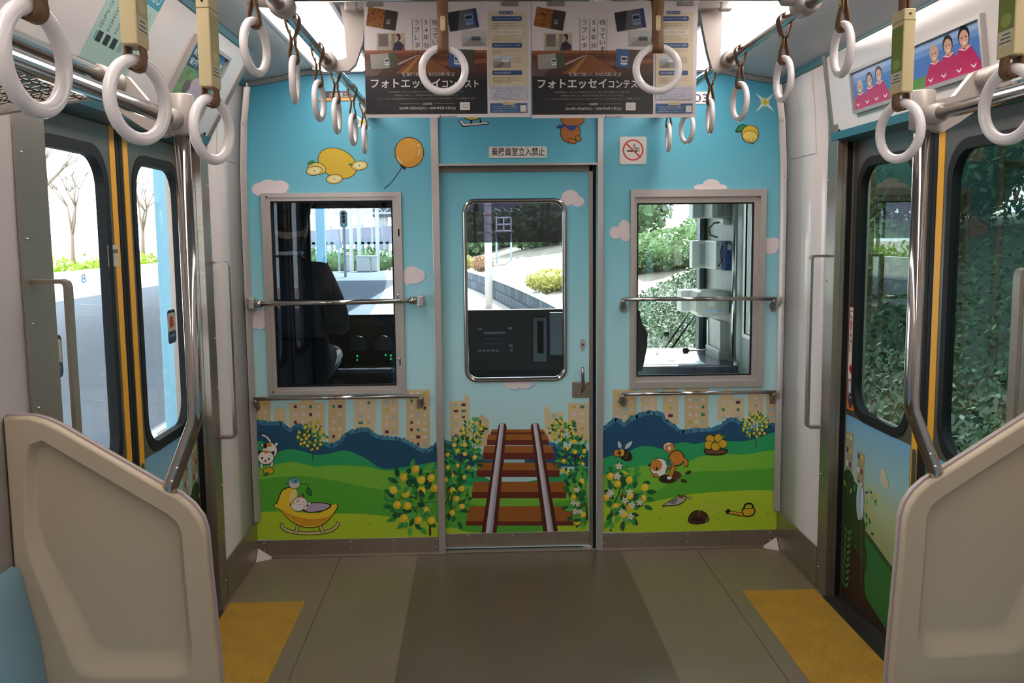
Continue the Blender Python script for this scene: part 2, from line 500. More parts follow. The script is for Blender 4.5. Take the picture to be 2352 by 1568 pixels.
# ------------------------------------------------------------------ side walls
def strip(mb, sx, y0, y1, z0=0., z1=2.18, t=.03):
    zs = [z0]+[z for _, z in PROF if z0 < z < z1]+[z1]
    a = [[Vector((sx*wx(z), y, z)) for z in zs] for y in (y0, y1)]
    b = [[Vector((sx*(wx(z)+t), y, z)) for z in zs] for y in (y0, y1)]
    mb.grid(a, True); mb.grid(b, True)
    for k in (0, 1):
        mb.grid([a[k], b[k]], False)
HDR = {-1: ((-1.222, 1.872), (-1.035, 2.203)), 1: ((1.238, 1.868), (1.193, 2.186))}
for sx, side in ((-1, 'left'), (1, 'right')):
    mb = MB(); strip(mb, sx, 3.77, YE); strip(mb, sx, ZB, 2.21)
    # outer skin above the door, closing the car body
    mb.box((sx*(W+.03), 2.21, ZD), (sx*(W+.08), 3.77, 2.2))
    wl = struct('wall_'+side, mb, white_pan)
    # stainless door jambs with their return to the door
    for (a, b, tag_) in ((3.67, 3.77, 1), (2.21, 2.37, 0)):
        mb = MB()
        mb.box((sx*(W-.006), a, 0), (sx*(W+.02), b, 2.19 if tag_ else ZD+.05), bev=.002)
        if tag_: mb.box((sx*(W+.02), a, 0), (sx*(XD+.07), a+.03, ZD+.05))
        else: mb.box((sx*(W+.02), b-.03, 0), (sx*(XD+.07), b, ZD+.05))
        j = mb.build('door_jamb', steel, wl)
        sm = Dots()
        for z in [.1+.2*i for i in range(9)]:
            sm.sphere((sx*(W-.007), (a+b)/2+(.028 if tag_ else -.05), z), .004, sub=1)
        sm.build('rivet', screw_m, j)
        MB().box((sx*(XD-.026), a-.001 if tag_ else b-.03, .0), (sx*(XD-.004), a+.03 if tag_ else b+.004, ZD)).build('rubber_seal', black_rub, wl)
    # header panel over the door (slanting cover of the door gear)
    (xb, zb), (xt, zt) = HDR[sx]
    mb = MB()
    p0, p1 = Vector((xb, 0, zb)), Vector((xt, 0, zt))
    def hp(t, y, o=0.):
        n = Vector((-(zt-zb)*sx, 0, (xt-xb)*sx)).normalized()
        q = p0+(p1-p0)*t+n*o; return Vector((q.x, y, q.z))
    mb.prism([hp(0, 2.23), hp(1, 2.23), hp(1, 3.715), hp(0, 3.715)], Vector((sx*.02, 0, -.004)))
    hd = mb.build('header_panel', white_pan, wl)
    mb = MB(); mb.prism([hp(-.01, 3.715, .006), hp(1.0, 3.715, .006), hp(1.0, 3.745, .006), hp(-.01, 3.745, .006)], Vector((sx*.05, 0, -.01)))
    mb.build('header_end_strip', steel, wl)
    if sx < 0:
        mb = MB(); mb.prism([hp(0, 3.72), hp(1, 3.72), Vector((-W-.01, 3.72, 2.19)), Vector((-W-.01, 3.72, zb))], Vector((0, .02, 0)))
        mb.build('header_end_cap', white_pan, wl)
    mb = MB(); mb.prism([hp(-.04, 2.23, .012), hp(.05, 2.23, .012), hp(.05, 3.73, .012), hp(-.04, 3.73, .012)], Vector((sx*.07, 0, -.012)))
    mb.build('header_lip', teal_trim, wl)
    mb = MB(); mb.prism([hp(.965, -1.5, .004), hp(1.02, -1.5, .004), hp(1.02, 3.73, .004), hp(.965, 3.73, .004)], Vector((sx*.01, 0, -.003)))
    mb.build('header_top_strip', teal_trim, wl)
    # sloping panel continuing over the seats
    mb = MB(); mb.prism([hp(.1, ZB), hp(1, ZB), hp(1, 2.228), hp(.1, 2.228)], Vector((sx*.02, 0, -.004)))
    mb.build('cornice_panel', white_pan, wl)
    sm = Dots()
    for y in (3.66, 2.3):
        q = hp(.06, y, .002); sm.sphere(q, .006, sub=1)
    sm.build('header_lock', black_rub, hd)
    # teal strip at the ceiling line of the far panel
    MB().box((sx*1.2, 3.745, 2.158), (sx*1.19, YE-.01, 2.186)).build('cornice_strip', teal_trim, wl)
    # access hatch joint lines of the far panel
    mb = MB()
    zz = [1.82+.031*k for k in range(11)]
    mb.grid([[Vector((sx*(wx(z)-.0012), y, z)) for z in zz] for y in (3.899, 3.901)], False)
    mb.grid([[Vector((sx*(wx(z)-.0012), y, z)) for z in (1.819, 1.821)] for y in (3.90, 4.23)], False)
    mb.build('hatch_joint', mat('joint_line', '#6d6a6b', .6), wl)
    # kick plate
    mb = MB().box((sx*(W-.008), 3.772, 0), (sx*(W-.001), YE-.005, .178), bev=.001)
    bb = struct('baseboard_'+side, mb, steel_h)
mb = MB().box((-1.3, ZB-.04, 0), (1.3, ZB, 2.34))
struct('wall_back', mb, white_pan)

# ------------------------------------------------------------------ front bulkhead
def pxrect(l, t, r, b, Y):
    """upright rectangle through four photo edges: (x at top-left, x at bottom-left)..."""
    A = hY(l[0], t, Y); B = hY(l[1], b, Y); C = hY(r[0], t, Y); D = hY(r[1], b, Y)
    return (A.x+B.x)/2, (B.z+D.z)/2, (C.x+D.x)/2, (A.z+C.z)/2
WIN1 = pxrect((601, 617), 442.5, (922, 931.4), 904.5, YE)
WIN2 = pxrect((1448, 1446.3), 434.7, (1759, 1751), 889, YE)
DX0, DX1 = hY(1012, 700, YE).x, hY(1370, 700, YE).x
DZ = hY(1190, 378, YE).z
sky_stops = [(0, '#b4dade'), (.3, '#a2d3da'), (.55, '#7fc3d0'), (.8, '#58acc2'), (1, '#4398b4')]
film = gradient_mat('printed_sky_film', sky_stops, .55, 2.2, rough=.38)
def holed(mb, xs, zs, holes, y0, y1):
    """slab with rectangular holes"""
    for i in range(len(xs)-1):
        for k in range(len(zs)-1):
            cx, cz = (xs[i]+xs[i+1])/2, (zs[k]+zs[k+1])/2
            if any(a < cx < c and b < cz < d for a, b, c, d in holes): continue
            mb.box((xs[i], y0, zs[k]), (xs[i+1], y1, zs[k+1]))
ins = .012
h1 = (WIN1[0]+ins, WIN1[1]+ins, WIN1[2]-ins, WIN1[3]-ins); h2 = (WIN2[0]+ins, WIN2[1]+ins, WIN2[2]-ins, WIN2[3]-ins)
hd = (DX0, -1, DX1, DZ)
mb = MB()
holed(mb, [-1.26, h1[0], h1[2], DX0], [0, h1[1], h1[3], 2.26], [h1], YE, YE+.05)
holed(mb, [DX0, DX1], [DZ, 2.3], [], YE+.004, YE+.05)
holed(mb, [DX1, h2[0], h2[2], 1.26], [0, h2[1], h2[3], 2.26], [h2], YE, YE+.05)
# reveal of the door opening
wf = struct('wall_front', mb, film)
# stainless kick plates of the bulkhead
KZ = hY(800, 1236, YE).z
sill_z = .0
mbs = MB().box((-1.232, YE-.006, 0), (DX0-.012, YE-.0005, KZ), bev=.001).box((DX1+.012, YE-.006, 0), (1.232, YE-.0005, KZ), bev=.001)
bf = struct('baseboard_front', mbs, steel_h)
sm = Dots()
for (a, b) in ((-1.2, DX0-.04), (DX1+.04, 1.2)):
    for i in range(5):
        for z in (KZ-.014, .035): sm.sphere((a+(b-a)*i/4, YE-.006, z), .0045, sub=1)
sm.build('rivet', screw_m, bf)
MB().box((-1.23, YE-.018, 0), (DX0-.012, YE-.006, .006)).box((DX1+.012, YE-.018, 0), (1.23, YE-.006, .006)).build('floor_edge', steel_h, bf)
# little cover wedges in the floor corners
for sx in (-1, 1):
    mb = MB(); c = Vector((sx*(W-.01), YE-.012, 0))
    mb.add([c, c+Vector((-sx*.075, 0, 0)), c+Vector((0, -.05, 0)), c+Vector((0, 0, .05))], [(0, 1, 3), (0, 2, 3), (1, 2, 3), (0, 1, 2)])
    mb.build('corner_cover', cast, bf)
# door posts, ledge over the door, corner and ceiling trims
PX0 = (hY(993, 500, YE).x, hY(1010, 500, YE).x)
PX1 = (hY(1372, 500, YE).x, hY(1385, 500, YE).x)
for i, (a, b) in enumerate((PX0, PX1)):
    struct('trim_%d' % (i+1), MB().box((a, YE-.012, 0), (b, YE+.045, 2.25), bev=.002), alu)
struct('trim_3', MB().box((PX0[1], YE-.01, DZ-.004), (PX1[0], YE+.02, DZ+.006), bev=.001), alu)
for i, sx in enumerate((-1, 1)):
    mb = MB()
    zs = [.18, .6, 1.1, 1.55, 1.8, 2.0, 2.175]
    a = [[Vector((sx*(wx(z)-.026), YE-.004, z)) for z in zs], [Vector((sx*(wx(z)-.006), YE-.03, z)) for z in zs], [Vector((sx*(wx(z)-.002), YE-.03, z)) for z in zs]]
    mb.grid(a, True)
    t = mb.build('trim_%d' % (4+i), alu, kind='structure')
    sm = Dots()
    for z in (.4, .75, 1.1, 1.45, 1.75, 2.0): sm.sphere((sx*(wx(z)-.012), YE-.024, z), .004, sub=1)
    sm.build('rivet', screw_m, t)
mb = MB()
mb.grid([[Vector((x, YE-.018, z-.002)) for x, z in CP], [Vector((x, YE-.018, z-.022)) for x, z in CP], [Vector((x, YE-.001, z-.024)) for x, z in CP]], False)
struct('trim_6', mb, mat('grey_joint_trim', '#8b8a8c', .45, .3))

# ------------------------------------------------------------------ windows of the bulkhead
def cab_window(name, outer, inner, hinge):
    x0, z0, x1, z1 = outer; a0, c0, a1, c1 = inner
    o = [(x1, z1), (x0, z1), (x0, z0), (x1, z0)]; i_ = [(a1, c1), (a0, c1), (a0, c0), (a1, c0)]
    mb = MB()
    m1 = [(p[0]*.45+q[0]*.55, p[1]*.45+q[1]*.55) for p, q in zip(o, i_)]
    d = .02 if hinge else .03
    mb.ring_plate([(p[0], YE-.014, p[1]) for p in o], [(p[0], YE-.014, p[1]) for p in m1], (0, .07, 0))
    fr = struct(name, mb, alu)
    mb = MB().ring_plate([(p[0], YE-.006 if hinge else YE+.012, p[1]) for p in m1], [(p[0], YE-.006 if hinge else YE+.012, p[1]) for p in i_], (0, .03, 0))
    mb.build('sash_frame', alu, fr)
    g = .007
    i2 = [(a1-g, c1-g), (a0+g, c1-g), (a0+g, c0+g), (a1-g, c0+g)]
    yy = YE if hinge else YE+.016
    MB().ring_plate([(p[0], yy, p[1]) for p in i_], [(p[0], yy, p[1]) for p in i2], (0, .012, 0)).build('glazing_gasket', black_rub, fr)
    return fr
I1 = pxrect((622, 636), 461, (902, 911), 887, YE)
I2 = pxrect((1464, 1463), 465, (1735, 1727), 864, YE)
w1 = cab_window('window_1', WIN1, I1, True)
w2 = cab_window('window_2', WIN2, I2, False)
MB().box((I1[0]-.002, YE+.006, I1[1]-.002), (I1[2]+.002, YE+.010, I1[3]+.002)).build('pane', glass('tinted_cab_glass', (.62, .68, .74), .9), w1)
MB().box((I2[0]-.002, YE+.020, I2[1]-.002), (I2[2]+.002, YE+.024, I2[3]+.002)).build('pane', glass('clear_cab_glass', (.93, .97, .97), .7), w2)
for (px, py, h) in ((916, 524, 20), (914, 675, 22), (919, 821, 18)):
    p = hY(px, py, YE-.008); q = hY(px, py+h, YE-.008)
    MB().box((p.x-.006, YE-.014, q.z), (p.x+.006, YE-.004, p.z), bev=.003).build('hinge_stud', chrome, w1)
for (px, py) in ((612, 452), (628, 900)):
    p = hY(px, py, YE-.012); MB().sphere(p, .005, sub=1).build('frame_screw', black_rub, w1)

# ------------------------------------------------------------------ door of the driver's cab
YDR = YE+.034
dl, dr = hY(1014, 700, YDR).x, hY(1353, 700, YDR).x
dw = pxrect((1061, 1067), 455, (1300, 1305), 877, YDR)
mb = MB()
inn = rrect(dw[0], dw[1], dw[2], dw[3], .06, 8)
out = project_rect(inn, dl, .012, dr, DZ-.002)
mb.ring_plate([(u, YDR, v) for u, v in out], [(u, YDR, v) for u, v in inn], (0, .035, 0))
d1 = struct('door_1', mb, film)
in2 = rrect(dw[0]+.02, dw[1]+.02, dw[2]-.02, dw[3]-.02, .045, 8)
mbf = MB()
for (u, v), (u2, v2) in (): pass
rows = []
for t, yo in ((0, 0), (.15, -.009), (.6, -.012), (1, -.002), (1, .02)):
    rows.append([Vector((a[0]*(1-t)+b[0]*t, YDR+yo, a[1]*(1-t)+b[1]*t)) for a, b in zip(inn+inn[:1], in2+in2[:1])])
mbf.grid(rows, True)
mbf.build('window_frame', chrome, d1)
in3 = rrect(dw[0]+.014, dw[1]+.014, dw[2]-.014, dw[3]-.014, .045, 8)
MB().prism([(u, YDR+.012, v) for u, v in in3], (0, .004, 0)).build('pane', glass('door_glass', (.9, .95, .98), .8), d1)
MB().box((dr, YDR-.004, .012), (dr+.018, YDR+.035, DZ-.002), bev=.001).build('edge_strip', steel, d1)
kz = hY(1180, 1222, YDR).z
MB().box((dl, YDR-.003, .02), (dr, YDR, kz), bev=.001).build('kick_plate', steel_h, d1)
sm = Dots()
for px in (1075, 1178, 1260, 1341):
    p = hY(px, 1223, YDR-.003); sm.sphere((p.x, YDR-.003, kz-.012), .004, sub=1)
sm.build('rivet', screw_m, d1)
# lock plate, handle, key cover
p0 = hY(1314, 876, YDR); p1 = hY(1354, 912, YDR)
lk = MB().box((p0.x, YDR-.007, p1.z), (p1.x, YDR, p0.z), bev=.004).build('lock_plate', steel, d1)
a = hY(1338, 893, YDR); b = hY(1336, 840, YDR)
MB().tube([a+Vector((0, -.006, 0)), a+Vector((0, -.03, .01)), Vector((b.x+.001, YDR-.045, a.z+.04)), Vector((b.x, YDR-.048, b.z-.02)), Vector((b.x-.002, YDR-.044, b.z))], [.009, .009, .0085, .008, .006], 10).build('lever_handle', chrome, d1)
sm = Dots()
for (px, py) in ((1330, 881), (1346, 880), (1330, 903), (1346, 902)): sm.sphere(hY(px, py, YDR-.007), .004, sub=1)
sm.build('lock_screw', screw_m, lk)
MB().sphere(hY(1337, 899, YDR-.007), .005, sub=1, scale=(.7, .3, 1.4)).build('keyhole', black_rub, lk)
c = hY(1338, 791, YDR)
kc = MB().prism([(c.x+.0135*math.cos(k*math.pi/10), YDR-.003, c.z+.028*math.sin(k*math.pi/10)) for k in range(20)], (0, .003, 0)).build('key_cover', alu, d1)
MB().sphere((c.x, YDR-.004, c.z), .004, sub=1, scale=(1, .5, 1.6)).build('keyhole', black_rub, kc)
# dark gap on the latch side and the slide track below
MB().box((dr+.02, YE+.02, 0), (PX1[0]+.004, YE+.09, DZ)).build('latch_recess', black_rub, wf)
MB().box((DX0, YE-.004, 0), (DX1, YE+.08, .008), bev=.001).build('door_track', steel_h, wf)
MB().box((DX0, YE+.03, DZ-.03), (DX1, YE+.09, DZ)).build('door_head', dark_steel, wf)

# ------------------------------------------------------------------ side doors
yellow = mat('yellow_edge_tape', '#d69a1c', .42)
pane_l = glass('side_door_glass', (.97, .99, 1.0), .8)
pane_r = glass('dotted_film_glass', (.40, .49, .46), 1.3, .0)
def side_door(n, sx, near):
    d = -1 if near else 1
    y0, y1 = YS, YS+d*.65
    ya, yb = min(y0, y1), max(y0, y1)
    g0, g1 = YS+d*.13, YS+d*.57
    ga, gb = min(g0, g1), max(g0, g1)
    inn = rrect(ga-.032, .765, gb+.032, 1.775, .12, 8)
    out = project_rect(inn, ya+(.028 if not near else 0), .012, yb-(.028 if near else 0), ZD)
    mb = MB().ring_plate([(sx*XD, u, v) for u, v in out], [(sx*XD, u, v) for u, v in inn], (sx*.035, 0, 0))
    o = struct('door_%d' % n, mb, dark_steel)
    gl = rrect(ga, .80, gb, 1.742, .095, 8)
    MB().ring_plate([(sx*(XD-.003), u, v) for u, v in inn], [(sx*(XD-.003), u, v) for u, v in gl], (sx*.03, 0, 0)).build('window_gasket', black_rub, o)
    MB().prism([(sx*(XD+.012), u, v) for u, v in rrect(ga-.005, .795, gb+.005, 1.747, .095, 8)], (sx*.004, 0, 0)).build('pane', pane_l if sx < 0 else pane_r, o)
    e0, e1 = sorted((YS+d*.001, YS+d*.028))
    MB().box((sx*(XD-.002), e0, .012), (sx*(XD+.035), e1, ZD), bev=.004).build('rubber_edge', black_rub, o)
    s0, s1 = sorted((YS+d*.034, YS+d*.074))
    MB().box((sx*(XD-.0015), s0, .012), (sx*XD, s1, ZD)).build('yellow_tape', yellow, o)
    # recessed finger pull
    f0, f1 = sorted((YS+d*.036, YS+d*.062))
    mb = MB().prism([(sx*(XD-.004), u, v) for u, v in rrect(f0, .60, f1, .76, .012, 4)], (sx*.003, 0, 0))
    mb.build('finger_pull', dark_steel, o)
    return o
dLn = side_door(2, -1, True); dLf = side_door(3, -1, False); dRn = side_door(4, 1, True); dRf = side_door(5, 1, False)
# ------------------------------------------------------------------ ceiling lights
diff_m = mat('lit_diffuser', '#ffffff', .5, emit=(1.0, .955, .93), estr=LAMP)
for sx, w_ in ((-1, 'left of the hanging posters'), (1, 'right of the hanging posters')):
    t = thing('ceiling_light', 'long lit white ceiling light strip '+w_, 'ceiling light', (sx*.757, 1.3, 2.24), 'ceiling light strips')
    mb = MB(); prof = [(-.118, .012), (-.105, -.018), (-.085, -.026), (.085, -.026), (.105, -.018), (.118, .012)]
    rows = [[Vector((sx*.757+a, y, 2.24+b)) for a, b in prof] for y in (-1.5, 4.225)]
    mb.grid(rows, False)
    for r_ in rows: mb.add(r_, [list(range(len(r_)))])
    mb.build('diffuser', diff_m, t)
    mb = MB().box((sx*.757-.132, -1.52, 2.232), (sx*.757-.118, 4.245, 2.25)).box((sx*.757+.118, -1.52, 2.232), (sx*.757+.132, 4.245, 2.25)).box((sx*.757-.132, 4.225, 2.222), (sx*.757+.132, 4.245, 2.25))
    mb.build('housing_frame', ceil_m, t)

# ------------------------------------------------------------------ strap rods
XR, ZR, RR = .652, 2.06, .015
YB = 3.12
def rod_thing(sx):
    t = thing('strap_rod', 'polished steel strap rod running lengthwise on the %s side' % ('left' if sx < 0 else 'right'), 'rod', (sx*XR, 1.3, ZR), 'lengthwise strap rods')
    MB().cyl((sx*XR, -1.55, ZR), (sx*XR, 4.285, ZR), RR, 20).build('tube', chrome, t)
    MB().lathe([(.02, 0), (.034, .0), (.034, .012), (.02, .016)], (sx*XR, 4.27, ZR), 20, 'Y').build('end_flange', cast, t)
    # bracket arm from the ceiling, hooked under the rod
    pxs = [(778, -30), (838, -30), (834, 95), (816, 148), (801, 162), (770, 164), (753, 152), (747, 140), (756, 135), (776, 138), (796, 132), (790, 60)] if sx < 0 else \
          [(1606, -30), (1660, -30), (1656, 128), (1676, 140), (1689, 138), (1690, 146), (1682, 158), (1655, 164), (1636, 157), (1626, 120), (1614, 60)]
    q = [hY(x, y, YB) for x, y in pxs]
    for p in q:
        if p.z > 2.2: p.z = 2.243
    MB().prism(q, (0, .03, 0)).build('bracket_arm', cast, t)
    MB().lathe([(.017, -.02), (.027, -.02), (.027, .05), (.017, .05)], (sx*XR, YB, ZR), 20, 'Y').build('bracket_collar', cast, t)
    return t
rod_thing(-1); rod_thing(1)
YT = 2.4
t = thing('cross_rod', 'polished steel rod crossing above the aisle with two straps on it', 'rod', (0, YT, 2.085))
MB().cyl((-XR-.02, YT, 2.088), (XR+.02, YT, 2.088), RR, 20).build('tube', chrome, t)
for sx in (-1, 1):
    mb = MB().lathe([(.016, -.075), (.024, -.07), (.027, -.01), (.03, .0), (.03, .02), (.02, .028)], (sx*(XR+.01), YT, 2.085), 20, 'X')
    mb.lathe([(.018, -.04), (.03, -.038), (.033, 0), (.03, .038), (.018, .04)], (sx*XR, YT, 2.068), 20, 'Y')
    mb.box((sx*XR-.02, YT-.02, 2.09), (sx*XR+.02, YT+.02, 2.25), bev=.006)
    mb.build('joint_casting', cast, t)

# ------------------------------------------------------------------ hanging straps
def belt_path(L):
    """closed loop in the plane across the rod: over the rod, pinched at the clip, around the ring"""
    top = [(.0185*math.cos(a), .0185*math.sin(a)) for a in [math.radians(d) for d in range(-10, 191, 20)]]
    left = [(-.0150, -.02), (-.0085, -.036), (-.0042, -.048), (-.0040, -L+.058), (-.0055, -L+.036), (-.0100, -L+.018)]
    bot = [(.0118*math.cos(a), -L+.0118*math.sin(a)) for a in [math.radians(d) for d in range(180, 361, 20)]]
    right = [(-x, z) for x, z in left[::-1]]
    return top+left+bot+right
def ribbon(mb, path, along, th, wid):
    """path in (h, z); along = horizontal unit vector across the rod; wid along the rod"""
    ax = Vector(along); wv = Vector((-ax.y, ax.x, 0)); n = len(path); o, i_ = [], []
    for k in range(n):
        a, b = path[k-1], path[(k+1) % n]
        t = Vector((b[0]-a[0], b[1]-a[1])).normalized(); nn = Vector((t.y, -t.x))
        for lst, s in ((o, th/2), (i_, -th/2)):
            h, z = path[k][0]+nn.x*s, path[k][1]+nn.y*s
            lst.append((h, z))
    vs = []
    for lst in (o, i_):
        for s in (-wid/2, wid/2):
            vs += [ax*h+wv*s+Vector((0, 0, z)) for h, z in lst]
    fs = []
    for k in range(n):
        k2 = (k+1) % n
        fs += [(k, k2, n+k2, n+k), (2*n+k, 3*n+k, 3*n+k2, 2*n+k2), (k, 2*n+k, 2*n+k2, k2), (n+k, n+k2, 3*n+k2, 3*n+k)]
    mb.add(vs, fs, True)
RM, RTUBE = .0535, .0092
def make_strap(name, L, along, boxed, tw=0.):
    t = thing(name, 'x', 'strap', (0, 0, 0))
    mb = MB(); ribbon(mb, belt_path(L), along, .0032, .027); mb.build('belt', belt_m, t)
    ax = Vector((*along, 0)) if len(along) == 2 else Vector(along)
    wv = Vector((-ax.y, ax.x, 0))
    zc = -L+.0015 - RM
    m = MB(); m.torus((0, 0, 0), RM, RTUBE, 'Y' if abs(ax.y) > .5 else 'X', 48, 14)
    if tw:
        rot = Matrix.Rotation(tw, 4, 'Z'); m.v = [rot @ v for v in m.v]
    m.v = [v+Vector((0, 0, zc)) for v in m.v]
    m.build('ring', ringw, t)
    if not boxed:
        for s in (-1, 1):
            m = MB(); pts = rrect(-.006, -.0185, .006, .0185, .0055, 4)
            zc_ = -L+.0585
            m.prism([ax*(s*.0058)+wv*u+Vector((0, 0, zc_+v)) for u, v in pts], ax*(s*.003))
            c = m.build('clip', cream, t)
            sm = Dots()
            for dz in (-.013, .013): sm.sphere(ax*(s*.0092)+Vector((0, 0, zc_+dz)), .0022, sub=1)
            sm.build('clip_rivet', screw_m, c)
    else:
        zb0, zb1 = -L+.020, -L+.176
        b = MB().box((-.0115, -.026, zb0), (.0115, .026, zb1), bev=.002).build('advert_holder', cream, t)
        MB().box((-.012, -.0265, zb1-.022), (.012, .0265, zb1-.0205)).build('lid_joint', mat('holder_joint', '#8d7c55', .5), b)
        MB().sphere((0, -.026, zb1-.010), .0025, sub=1).build('lid_screw', black_rub, b)
    return t
S_short = make_strap('hanging_strap', .1015, (1, 0, 0), False)
S_cross = make_strap('hanging_strap', .128, (0, 1, 0), False)
S_long = make_strap('advert_strap', .316, (1, 0, 0), True)
protos = [S_short, S_cross, S_long]
ORDN = ['nearest', 'second', 'third', 'fourth', 'fifth', 'farthest']
YL = [2.10, 2.535, 2.92, 3.277, 3.70, 4.065]
YR_ = [2.15, 2.56, 2.985, 3.36, 3.73, 4.09]
tw_l = [-.23, .10, -.10, .0, -.06, .05]
tw_r = [.0, .05, .17, -.10, .26, -.08]
def twist(c, a):
    for k in c.children:
        if k.name.startswith('ring'): k.rotation_euler = (0, 0, a)
for sx, ys, tws, side in ((-1, YL, tw_l, 'left'), (1, YR_, tw_r, 'right')):
    for i, y in enumerate(ys):
        c = copy_tree(S_short, (sx*XR, y, ZR), R.uniform(-.03, .03), 'white ring strap on brown belt, %s of six short ones on the %s rod' % (ORDN[i], side))
        twist(c, tws[i]); c['group'] = 'short ring straps'
for sx, ys, side in ((-1, [1.054, 1.364, 1.734], 'left'), (1, [1.46, 1.841], 'right')):
    for i, y in enumerate(ys):
        nm = {('left', 0): 'nearest of three on the left rod', ('left', 1): 'middle of three on the left rod', ('left', 2): 'farthest of three on the left rod', ('right', 0): 'at the right frame edge', ('right', 1): 'in front of the right pole'}[(side, i)]
        c = copy_tree(S_long, (sx*XR, y, ZR), R.uniform(-.05, .05), 'long strap with cream advert holder, '+nm)
        twist(c, {('left', 0): -.15, ('left', 1): -.44, ('left', 2): -.30, ('right', 0): .25, ('right', 1): .32}[(side, i)]); c['group'] = 'long straps with advert holders'
        hold = [k for k in c.children if k.name.startswith('advert_holder')][0]
        L = .316
        for s in (-1, 1):
            pr = Print(lambda u, v, s=s: Vector((s*.0115, u, v)), (s, 0, 0), base=.0003)
            g = '#6f7f2c' if sx > 0 else '#b3a878'
            pr.rect(-.023, -L+.036, .023, -L+.146, g)
            pr.rect(-.023, -L+.036, .023, -L+.060, '#c9c3a4')
            pr.ell(.0, -L+.075, .016, .010, '#8fa04a' if sx > 0 else '#c8bd94')
            for q in range(3): pr.rect(-.018+.002*q, -L+.041+q*.006, .018-.004*q, -L+.043+q*.006, '#3a3a44')
            o = pr.mb.build('advert_print', print_mat(), None); o.parent = hold
for xx, wh in ((-.257, 'left'), (.279, 'right')):
    c = copy_tree(S_cross, (xx, YT, 2.088), 0, 'white ring strap facing forward, %s one before the hanging posters' % wh)
    c['group'] = 'straps on the cross rod'
for p in protos:
    for ch in list(p.children):
        for g in list(ch.children): bpy.data.objects.remove(g)
        bpy.data.objects.remove(ch)
    bpy.data.objects.remove(p)

# ------------------------------------------------------------------ hanging posters
YP = 3.06
t = thing('poster_rail', 'grey metal rail across the ceiling clamping the two posters', 'rail', (0, YP, 2.19))
a = hY(812, 8, YP+.03); b = hY(1662, 14, YP+.03)
PZ0 = (hY(830, 21, YP+.03).z+hY(1600, 27, YP+.03).z)/2
MB().box((a.x, YP+.004, PZ0), (b.x, YP+.03, PZ0+.075), bev=.004).build('rail_bar', cast, t)
for px in (862, 1170, 1275, 1570):
    c = hY(px, 4, YP+.03)
    cl = MB().box((c.x-.028, YP-.004, PZ0+.006), (c.x+.028, YP+.006, PZ0+.036), bev=.003).build('clamp', mat('clamp_metal', '#8f8b80', .4, .7), t)
    sm = Dots()
    for s in (-1, 1): sm.sphere((c.x+s*.018, YP-.004, PZ0+.021), .005, sub=1)
    sm.build('clamp_screw', screw_m, cl)
for px in (808, 1664):
    c = hY(px, 6, YP+.03)
    MB().box((c.x-.02, YP, PZ0-.006), (c.x+.02, YP+.034, PZ0+.06), bev=.006).build('end_piece', cast, t)

